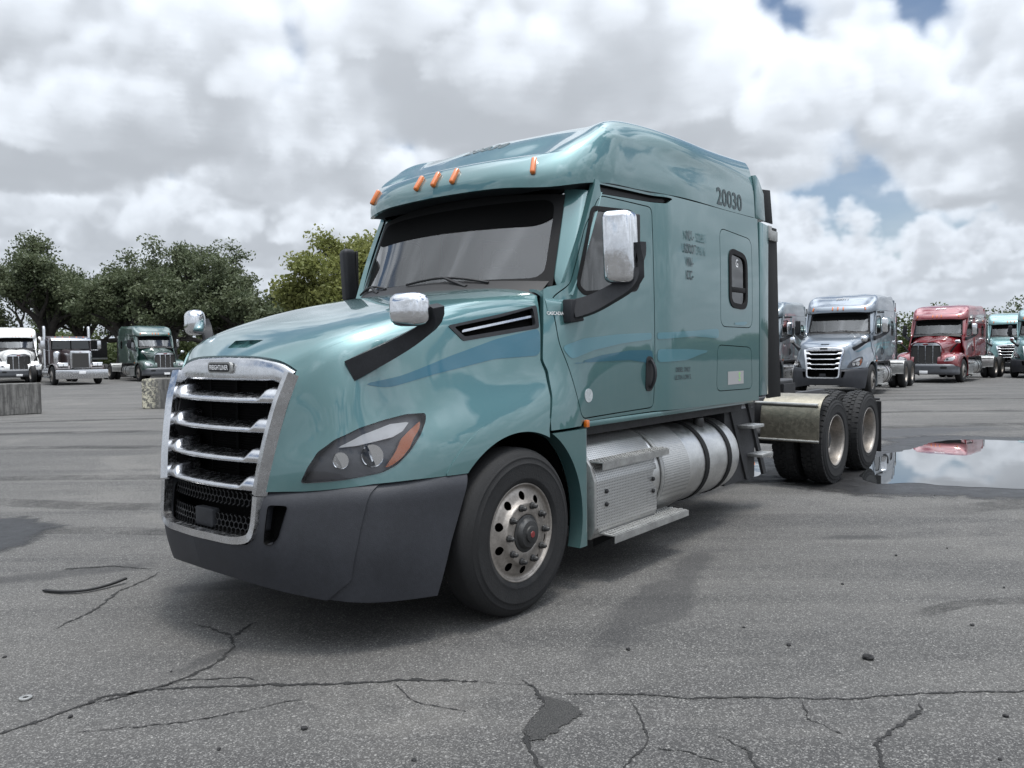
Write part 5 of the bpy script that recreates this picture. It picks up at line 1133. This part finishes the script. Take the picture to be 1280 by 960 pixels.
# ---------------------------------------------------------------- puddles
m = bpy.data.materials.new('water'); m.use_nodes = True; t = NT(m.node_tree); MAT['water'] = m
out = t.n('ShaderNodeOutputMaterial'); b = t.n('ShaderNodeBsdfPrincipled'); b.inputs['Base Color'].default_value = (.02, .021, .022, 1); b.inputs['Roughness'].default_value = .015; b.inputs['IOR'].default_value = 1.45; b.inputs['Specular IOR Level'].default_value = 1.0; b.inputs['Coat Weight'].default_value = .6; b.inputs['Coat Roughness'].default_value = .01
tc = t.n('ShaderNodeTexCoord').outputs['Object']; t.l(t.n('ShaderNodeBump', i_Height=t.noise(tc, 3, 2, .5), i_Strength=.08, i_Distance=.004).outputs[0], b.inputs['Normal']); t.l(b.outputs[0], out.inputs[0])
m = bpy.data.materials.new('wet'); m.use_nodes = True; t = NT(m.node_tree); MAT['wet'] = m
out = t.n('ShaderNodeOutputMaterial'); b = t.n('ShaderNodeBsdfPrincipled'); tc = t.n('ShaderNodeTexCoord').outputs['Object']; nz_ = t.noise(tc, 5, 7, .7)
t.l(t.mix(t.sm(t.noise(tc, 60, 4, .7), .4, .7), (.012, .012, .013), (.026, .0255, .025)), b.inputs['Base Color']); t.l(t.m('MULTIPLY_ADD', nz_, .55, .12), b.inputs['Roughness'])
t.l(t.n('ShaderNodeBump', i_Height=t.noise(tc, 90, 4, .7), i_Strength=.6, i_Distance=.004).outputs[0], b.inputs['Normal'])
av = t.n('ShaderNodeAttribute', attribute_name='wet').outputs['Fac']; fa = t.sm(t.m('ADD', av, t.m('MULTIPLY', t.m('SUBTRACT', nz_, .5), 1.3)), .15, .75); fa = t.m('MULTIPLY', fa, t.sm(av, 0, .2)); mx = t.n('ShaderNodeMixShader', i_0=t.m('MULTIPLY', fa, .9)); t.l(t.n('ShaderNodeBsdfTransparent').outputs[0], mx.inputs[1]); t.l(b.outputs[0], mx.inputs[2]); t.l(mx.outputs[0], out.inputs[0])
def puddle(P, jit=.05, margin=.8):
    P = rpoly(P, .35, 5); n = 260; d = np.concatenate([[0], np.cumsum(np.linalg.norm(np.diff(np.vstack([P, P[:1]]), axis=0), axis=1))]); q = np.linspace(0, d[-1], n, endpoint=False); PP = np.vstack([P, P[:1]])
    X = np.stack([np.interp(q, d, PP[:, 0]), np.interp(q, d, PP[:, 1])], 1); th = q/d[-1]*2*math.pi; r = np.zeros(n)
    for k in range(2, 60): r += math.cos(rnd.random()*6.28)*np.cos(k*th + rnd.random()*6.28)/k**.8
    c = X.mean(0); nrm = X - c; nrm /= np.linalg.norm(nrm, axis=1, keepdims=True); X = X + nrm*(r*jit)[:, None]
    bm = bmesh.new(); vs = [bm.verts.new((a, b_, .006)) for a, b_ in X]; es = [bm.edges.new((vs[i], vs[(i+1) % n])) for i in range(n)]; bmesh.ops.triangle_fill(bm, edges=es, use_beauty=True)
    for f in bm.faces:
        if f.normal.z < 0: f.normal_flip()
    me = bpy.data.meshes.new('puddle'); bm.to_mesh(me); bm.free(); o = link('puddle', me, 'water'); o['kind'] = 'structure'
    # damp margin fading outward
    tg = np.roll(X, -9, 0) - np.roll(X, 9, 0); nr_ = np.stack([tg[:, 1], -tg[:, 0]], 1); nr_ /= np.linalg.norm(nr_, axis=1, keepdims=True)
    if ((X - c)*nr_).sum() < 0: nr_ = -nr_
    wd = np.zeros(n)
    for k in range(1, 30): wd += np.cos(k*th + rnd.random()*6.28)/k**.7
    wd = margin*(.55 + .45*np.clip(.5 + wd*.35, 0, 1.6)); V = []; F = []; A = []
    for j, (f, al) in enumerate(((-.12, 1.), (.25, .95), (.6, .6), (1., 0.))):
        for i in range(n): q = X[i] + nr_[i]*wd[i]*f; V.append((q[0], q[1], .0035)); A.append(al)
    for j in range(3):
        for i in range(n): F.append((j*n+i, j*n+(i+1) % n, (j+1)*n+(i+1) % n, (j+1)*n+i))
    me = bpy.data.meshes.new('wet_margin'); me.from_pydata(V, [], F); at_ = me.attributes.new('wet', 'FLOAT', 'POINT'); at_.data.foreach_set('value', A); link('wet_margin', me, 'wet', o); return o
puddle([(4.12, 9.2), (4.45, 9.893), (5.08, 11.0), (5.591, 11.645), (6.28, 12.05), (6.951, 12.94), (7.684, 13.15), (8.4, 12.9), (9.4, 12.2), (9.3, 10.8), (7.6, 9.2), (6.4, 8.4), (5.656, 8.45), (5.325, 8.674), (4.865, 8.809), (4.558, 9.02), (4.15, 8.96)], .07, 1.3)
puddle([(2.624, 9.899), (3.099, 10.931), (3.442, 11.062), (3.388, 10.311), (3.015, 9.6), (2.75, 9.5)], .03, .6)
puddle([(-5.9, 7.3), (-5.0, 7.35), (-4.75, 7.1), (-4.55, 6.8), (-4.5, 6.5), (-4.8, 6.4), (-5.6, 6.5)], .03, .9)
# ---------------------------------------------------------------- litter
mat('stone', (.015, .015, .0155), .9, 0, 0, .4, 40, .01, 30); mat('pebble', (.10, .10, .098), .9, 0, 0, .4, 40)
def stone(loc, r, label, m='stone', grp=None):
    bm = bmesh.new(); bmesh.ops.create_icosphere(bm, subdivisions=2, radius=r)
    for v in bm.verts: v.co = Vector((v.co.x*1.25, v.co.y, v.co.z*.75)) * (1 + rnd.uniform(-.22, .22)); v.co.z = max(v.co.z, -.45*r)
    me = bpy.data.meshes.new('stone'); bm.to_mesh(me); bm.free(); o = link('stone', me, m); o.location = (loc[0], loc[1], .45*r); o.rotation_euler = (0, 0, rnd.random()*6); o['label'] = label; o['category'] = 'stone'
    if grp: o['group'] = grp
    return o
stone((1.799, 3.94), .024, 'dark lump of stone lying alone on the asphalt at lower right')
for a in [(-2.707, 4.099), (-1.966, 3.4), (-1.731, 3.884), (-0.899, 3.264), (1.304, 4.407), (1.464, 4.135), (4.457, 8.251), (-2.142, 5.898), (1.859, 2.953), (3.209, 5.084), (2.2, 5.2), (2.6, 4.4), (2.9, 5.9), (3.4, 6.1), (-1.2, 3.1), (.6, 4.1), (2.1, 3.3), (-.4, 3.0)]:
    stone(a, rnd.uniform(.006, .013), 'tiny dark pebble scattered on the asphalt', 'stone', 'pebbles scattered on the asphalt')
wa = Bd().lathe([(.028, 0), (.028, .006), (.012, .006), (.012, 0)], (0, 0, .004), 2, 20, True).done('washer', 'galv', None, raw=True); wa.location = (-2.282, 3.591, 0); wa['label'] = 'small flat metal washer on the asphalt at lower left'; wa['category'] = 'washer'
st = Bd(); pts = spline([(-3.182, 5.248, .012), (-3.068, 5.208, .014), (-2.896, 5.219, .016), (-2.787, 5.322, .02), (-2.714, 5.43, .035)], 40)
st.sweep(pts, [(-.012, -.006), (.012, -.006), (.012, .006), (-.012, .006)]); o = st.done('rubber_strip', 'rubber', None, raw=True); o['label'] = 'thin curved black rubber strip on the asphalt left of the bumper'; o['category'] = 'rubber strip'
# ---------------------------------------------------------------- concrete blocks
m = mat('concrete', (.22, .215, .20), .9, 0, 0, .3, 3, .006, 30)
t = NT.__new__(NT); t.nt = m.node_tree; b = [n for n in m.node_tree.nodes if n.type == 'BSDF_PRINCIPLED'][0]; tc = t.n('ShaderNodeTexCoord').outputs['Object']
streak = t.noise(t.vm('MULTIPLY', tc, (6, 6, .7)), 2.2, 6, .65); gr_ = t.noise(tc, 9, 6, .7)
cc = t.mix(t.sm(streak, .35, .7), (.07, .068, .065), (.18, .175, .165)); cc = t.mix(t.m('MULTIPLY', t.sm(gr_, .5, .7), .5), cc, (.035, .034, .033)); t.l(cc, b.inputs['Base Color'])
m2 = m.copy(); m2.name = 'concrete_painted'; MAT['concrete_painted'] = m2
t = NT.__new__(NT); t.nt = m2.node_tree; b = [n for n in m2.node_tree.nodes if n.type == 'BSDF_PRINCIPLED'][0]; tc = t.n('ShaderNodeTexCoord').outputs['Object']
pk = t.sm(t.noise(tc, 15, 7, .78), .47, .56); xx = t.n('ShaderNodeSeparateXYZ', i_0=tc).outputs[0]; pk = t.m('MULTIPLY', pk, t.m('SUBTRACT', 1, t.sm(xx, -.9, -.45)))
old = b.inputs['Base Color'].links[0].from_socket; t.l(t.mix(pk, old, (.55, .52, .40)), b.inputs['Base Color'])
def block(loc, rz, L_, H_, W_, label, m):
    bm = bmesh.new(); bmesh.ops.create_cube(bm, size=1)
    for v in bm.verts: v.co = Vector((v.co.x*L_, v.co.y*W_*(1 if v.co.z < 0 else .92), v.co.z*H_ + H_/2))
    bmesh.ops.bevel(bm, geom=list(bm.edges), offset=.022, segments=2, affect='EDGES')
    me = bpy.data.meshes.new('concrete_block'); bm.to_mesh(me); bm.free(); o = link('concrete_block', me, m); o.location = loc; o.rotation_euler = (0, 0, rz); o['label'] = label; o['category'] = 'barrier'; o['group'] = 'concrete blocks in the yard'; return o
block((-14.25, 20.87, 0), R(42), 2.9, .84, .6, 'grey concrete block at the left edge, before the white tractor', 'concrete')
block((-9.85, 23.4, 0), R(8), 2.1, .87, .6, 'concrete block with flaking cream paint, beside the chrome-nosed sage tractor', 'concrete_painted')
# ---------------------------------------------------------------- trailers and bits behind
def box_trailer(loc, rz, L_, label, m='paint_white'):
    k = thing('box_trailer', label, 'trailer', loc, rz, None)
    Bd().bb((0, -1.28, 1.1), (L_, 1.28, 3.9), .03).done('box', m, k); Bd().bb((0, -1.0, .95), (L_, 1.0, 1.09)).done('chassis_frame', 'frame', k)
    for u in (L_-1.2, L_-2.5):
        for sg in (1, -1): wheel_parts(k, (u, 1.25, HZ), 'drive', sg, False)
    for sg in (1, -1): Bd().bb((2.5, sg*.9, .1), (2.62, sg*1.0, 1.0)).done('landing_leg', 'frame', k)
    return k
def flatbed(loc, rz, label):
    k = thing('flatbed_trailer', label, 'trailer', loc, rz, None)
    Bd().bb((0, -1.25, 1.25), (12, 1.25, 1.38), .01).done('deck', 'galv', k); Bd().bb((0, -.5, .95), (12, .5, 1.24)).done('chassis_frame', 'frame', k); Bd().bb((0, -1.25, 1.39), (.1, 1.25, 2.6), .01).done('headboard', 'steel_dark', k)
    for u in (9.5, 10.8):
        for sg in (1, -1): wheel_parts(k, (u, 1.22, HZ), 'drive', sg, False)
    return k
flatbed((-31.0, 58.0, 0), R(150), 'grey flatbed trailer with dark headboard behind the classic tractor')
box_trailer((-24.0, 66.0, 0), R(8), 9, 'white box trailer far behind the dark green tractor')
flatbed((24.5, 60.0, 0), R(70), 'grey flatbed trailer far behind, beside the red tractor')
# ---------------------------------------------------------------- trees
def leafmat(name, c1, c2, tr=.25):
    m = bpy.data.materials.new(name); m.use_nodes = True; t = NT(m.node_tree); MAT[name] = m
    out = t.n('ShaderNodeOutputMaterial'); d = t.n('ShaderNodeBsdfPrincipled'); d.inputs['Roughness'].default_value = .55; d.inputs['Specular IOR Level'].default_value = .3
    tc = t.n('ShaderNodeTexCoord').outputs['Object']; f = t.noise(tc, .7, 4, .6); g_ = t.noise(tc, 9, 2, .5); f = t.m('MULTIPLY_ADD', g_, .5, t.m('MULTIPLY', f, .5))
    c = t.mix(t.sm(f, .36, .64), c1, c2); t.l(c, d.inputs['Base Color']); tl = t.n('ShaderNodeBsdfTranslucent'); t.l(c, tl.inputs[0])
    mx = t.n('ShaderNodeMixShader'); mx.inputs[0].default_value = tr; t.l(d.outputs[0], mx.inputs[1]); t.l(tl.outputs[0], mx.inputs[2]); t.l(mx.outputs[0], out.inputs[0]); return m
leafmat('leaf_oak', (.062, .082, .042), (.125, .145, .08), .36); leafmat('leaf_light', (.13, .15, .042), (.24, .25, .085), .42); leafmat('leaf_far', (.06, .085, .03), (.11, .13, .055), .3)
mat('bark', (.045, .040, .035), .95, 0, 0, .35, 5, .03, 14)
def tree_mesh(seed, H_, spread, leaves, lsize, clump=.75, trunk_h=.22, lean=.0, flat=.62, nlimb=6, density=1.):
    rg = random.Random(seed); nr = np.random.default_rng(seed); bd = Bd(); tips = []
    def limb(p, d, L_, r, depth):
        n = 5; pts = [p.copy()]; q = p.copy(); dd = d.copy(); rad = [r]
        for i in range(n):
            dd = (dd + Vector((rg.gauss(0, .16), rg.gauss(0, .16), rg.gauss(.03, .12)))).normalized(); q = q + dd*L_/n; pts.append(q.copy()); rad.append(r*(1 - .62*(i+1)/n))
        bd.tube(pts, rad, 7 if depth < 2 else 4, False)
        if depth >= 3: tips.append((pts[-1], 1.)); tips.append((pts[-3], .8)); return
        if depth == 2: tips.append((pts[-1], 1.1)); tips.append((pts[3], .7))
        for i in range(3 if depth else 4):
            f = rg.uniform(.35, 1.); j = min(n, max(1, int(f*n))); a = rg.uniform(0, 6.28); out = Vector((math.cos(a), math.sin(a), rg.uniform(-.05, .75)*(1.2-flat))).normalized()
            limb(pts[j], (dd*.75 + out*.8).normalized(), L_*rg.uniform(.5, .72), rad[j]*.72, depth+1)
    th_ = H_*trunk_h; base = Vector((0, 0, -.1)); top = Vector((lean*th_, 0, th_)); bd.tube([base, base.lerp(top, .35), base.lerp(top, .7) + Vector((.1, .05, 0)), top], [H_*.052, H_*.040, H_*.036, H_*.035], 10, False)
    for i in range(nlimb):
        a = 6.28*i/nlimb + rg.uniform(-.4, .4); el_ = rg.uniform(.30, 1.05) if i % 2 else rg.uniform(.75, 1.3)
        limb(top - Vector((0, 0, rg.uniform(0, .2)*th_)), Vector((math.cos(a)*math.cos(el_), math.sin(a)*math.cos(el_), math.sin(el_))), rg.uniform(.42, .58)*max(spread*math.cos(el_), (H_-th_)*math.sin(el_)*.9), H_*.022, 0)
    T_ = np.array([tuple(q[0]) for q in tips]); Wt = np.array([q[1] for q in tips]); keep = T_[:, 2] > th_*.7; T_ = T_[keep]; Wt = Wt[keep]
    zmax = T_[:, 2].max(); s_ = H_*.95/zmax
    k = nr.integers(0, len(T_), leaves); c = T_[k]; dirn = nr.normal(size=(leaves, 3)); dirn /= np.linalg.norm(dirn, axis=1, keepdims=True); rr = clump*Wt[k]*nr.random(leaves)**.55
    pos = c + dirn*rr[:, None]*np.array((1, 1, .62)); 
    a = nr.normal(size=(leaves, 3)); a /= np.linalg.norm(a, axis=1, keepdims=True); b2 = np.cross(a, nr.normal(size=(leaves, 3))); b2 /= np.linalg.norm(b2, axis=1, keepdims=True); sz = lsize*nr.uniform(.55, 1.25, leaves)[:, None]
    V = np.stack([pos - a*sz, pos + b2*sz*.55, pos + a*sz, pos - b2*sz*.55], 1).reshape(-1, 3)
    V *= s_
    for v in bd.bm.verts: v.co *= s_
    return bd, V, leaves, s_
def make_tree(name, label, loc, rz, seed, H_, spread, leaves=26000, lsize=.15, m='leaf_oak', **k):
    bd, V, n, s_ = tree_mesh(seed, H_, spread, leaves, lsize, **k); o = thing(name, label, 'tree', loc, rz, 'trees behind the yard')
    bd.done('trunk', 'bark', o, 60, raw=True)
    me = bpy.data.meshes.new('crown'); me.vertices.add(len(V)); me.vertices.foreach_set('co', V.ravel().astype(np.float32)); me.loops.add(4*n); me.loops.foreach_set('vertex_index', np.arange(4*n, dtype=np.int32)); me.polygons.add(n); me.polygons.foreach_set('loop_start', np.arange(0, 4*n, 4, dtype=np.int32)); me.polygons.foreach_set('loop_total', np.full(n, 4, dtype=np.int32)); me.update(calc_edges=True)
    link('crown', me, m, o); return o
def at(px, d, roty=0): return ((px - 640)/981.6*d, d, 0)
o1 = make_tree('oak_tree', 'wide dark live oak behind the white tractor at far left', at(62, 60), 0, 11, 10.8, 9.5, 44000, .10, clump=.80)
make_tree('oak_tree', 'broad dark live oak over the classic tractor', at(150, 57), 1.0, 23, 10.3, 9.0, 38000, .10, clump=.75, lean=.3)
make_tree('oak_tree', 'open-crowned dark oak above the dark green tractor', at(215, 62), 2.2, 37, 10.8, 7.8, 24000, .10, clump=.64)
make_tree('oak_tree', 'dark oak with gaps in its crown, left of the bright green tree', at(292, 58), .4, 41, 10.2, 6.6, 26000, .10, clump=.66)
make_tree('broadleaf_tree', 'yellow-green leafy tree right behind the sage tractor windshield', at(432, 47), .4, 52, 9.4, 4.0, 46000, .095, 'leaf_light', clump=.72, flat=.35, nlimb=7)
make_tree('broadleaf_tree', 'small half-bare tree between the dark oaks and the bright green tree', at(362, 54), .4, 61, 6.2, 3.0, 14000, .10, 'leaf_oak', clump=.55, flat=.4)
index_kids()
for i, (px, d, s_, rz, lab) in enumerate(((-70, 62, .95, 2., 'dark live oak cut off by the left edge'), (105, 74, .9, 4., 'dark oak in the second row behind the white tractor'), (262, 76, .9, 1.2, 'dark oak in the second row behind the dark green tractor'))):
    c = copy_tree(o1); c.location = at(px, d); c.rotation_euler = (0, 0, rz); c.scale = (s_, s_, s_); c['label'] = lab
def bush(name, label, loc, seed, W_, H_, n, m, lsize=.16, grp='shrubs along the yard edge'):
    nr = np.random.default_rng(seed); k = 60; cc = nr.uniform(-.5, .5, (k, 3))*np.array((W_, 2.5, 0)); cc[:, 2] = H_*nr.random(k)**.8*(1 - .4*nr.random(k)); i = nr.integers(0, k, n); dn = nr.normal(size=(n, 3)); dn /= np.linalg.norm(dn, axis=1, keepdims=True)
    pos = cc[i] + dn*(nr.random(n)**.5*H_*.22)[:, None]; pos[:, 2] = np.abs(pos[:, 2]); a = nr.normal(size=(n, 3)); a /= np.linalg.norm(a, axis=1, keepdims=True); b2 = np.cross(a, nr.normal(size=(n, 3))); b2 /= np.linalg.norm(b2, axis=1, keepdims=True); sz = lsize*nr.uniform(.6, 1.3, n)[:, None]
    V = np.stack([pos - a*sz, pos + b2*sz*.6, pos + a*sz, pos - b2*sz*.6], 1).reshape(-1, 3); me = bpy.data.meshes.new(name); me.from_pydata(V.tolist(), [], [tuple(range(4*j, 4*j+4)) for j in range(n)]); o = link(name, me, m); o.location = loc; o['label'] = label; o['category'] = 'shrub'; o['group'] = grp; return o
for i, (px, d, w_, h_, lab) in enumerate(((20, 84, 16, 5.0, 'light green shrubs under the far-left oaks'), (150, 86, 15, 4.6, 'light green shrubs seen under the oak limbs behind the classic tractor'), (270, 86, 15, 5.2, 'light green shrubs behind the dark green tractor'), (390, 84, 13, 4.0, 'light green shrubs behind the sage tractor hood'), (1140, 78, 13, 5.4, 'yellow-green shrubs on the skyline between the silver grey and red tractors'), (1268, 95, 16, 6.4, 'dark shrubs on the skyline above the teal tractor'), (1010, 100, 20, 4.6, 'low shrubs behind the silver grey tractor'))):
    bush('shrub', lab, at(px, d), 70 + i, w_, h_, 9000, 'leaf_far' if i != 5 else 'leaf_oak', .18)
# far-off woods along the horizon: one mass
nr = np.random.default_rng(9); n = 60000; az_ = nr.uniform(R(-75), R(75), n); dd = nr.uniform(112, 124, n); hh = 4.6*(.72 + .28*np.sin(az_*23 + 1.3)*np.sin(az_*57)) ; zz_ = hh*nr.random(n)**.7
pos = np.stack([np.sin(az_)*dd, np.cos(az_)*dd, zz_], 1); a = nr.normal(size=(n, 3)); a /= np.linalg.norm(a, axis=1, keepdims=True); b2 = np.cross(a, nr.normal(size=(n, 3))); b2 /= np.linalg.norm(b2, axis=1, keepdims=True); sz = nr.uniform(.22, .5, n)[:, None]
V = np.stack([pos - a*sz, pos + b2*sz*.7, pos + a*sz, pos - b2*sz*.7], 1).reshape(-1, 3)
me = bpy.data.meshes.new('far_woods'); me.vertices.add(4*n); me.vertices.foreach_set('co', V.ravel().astype(np.float32)); me.loops.add(4*n); me.loops.foreach_set('vertex_index', np.arange(4*n, dtype=np.int32)); me.polygons.add(n); me.polygons.foreach_set('loop_start', np.arange(0, 4*n, 4, dtype=np.int32)); me.polygons.foreach_set('loop_total', np.full(n, 4, dtype=np.int32)); me.update(calc_edges=True)
o = link('far_woods', me, 'leaf_far'); o['kind'] = 'stuff'; o['label'] = 'low far-off line of woods along the horizon'; o['category'] = 'woods'
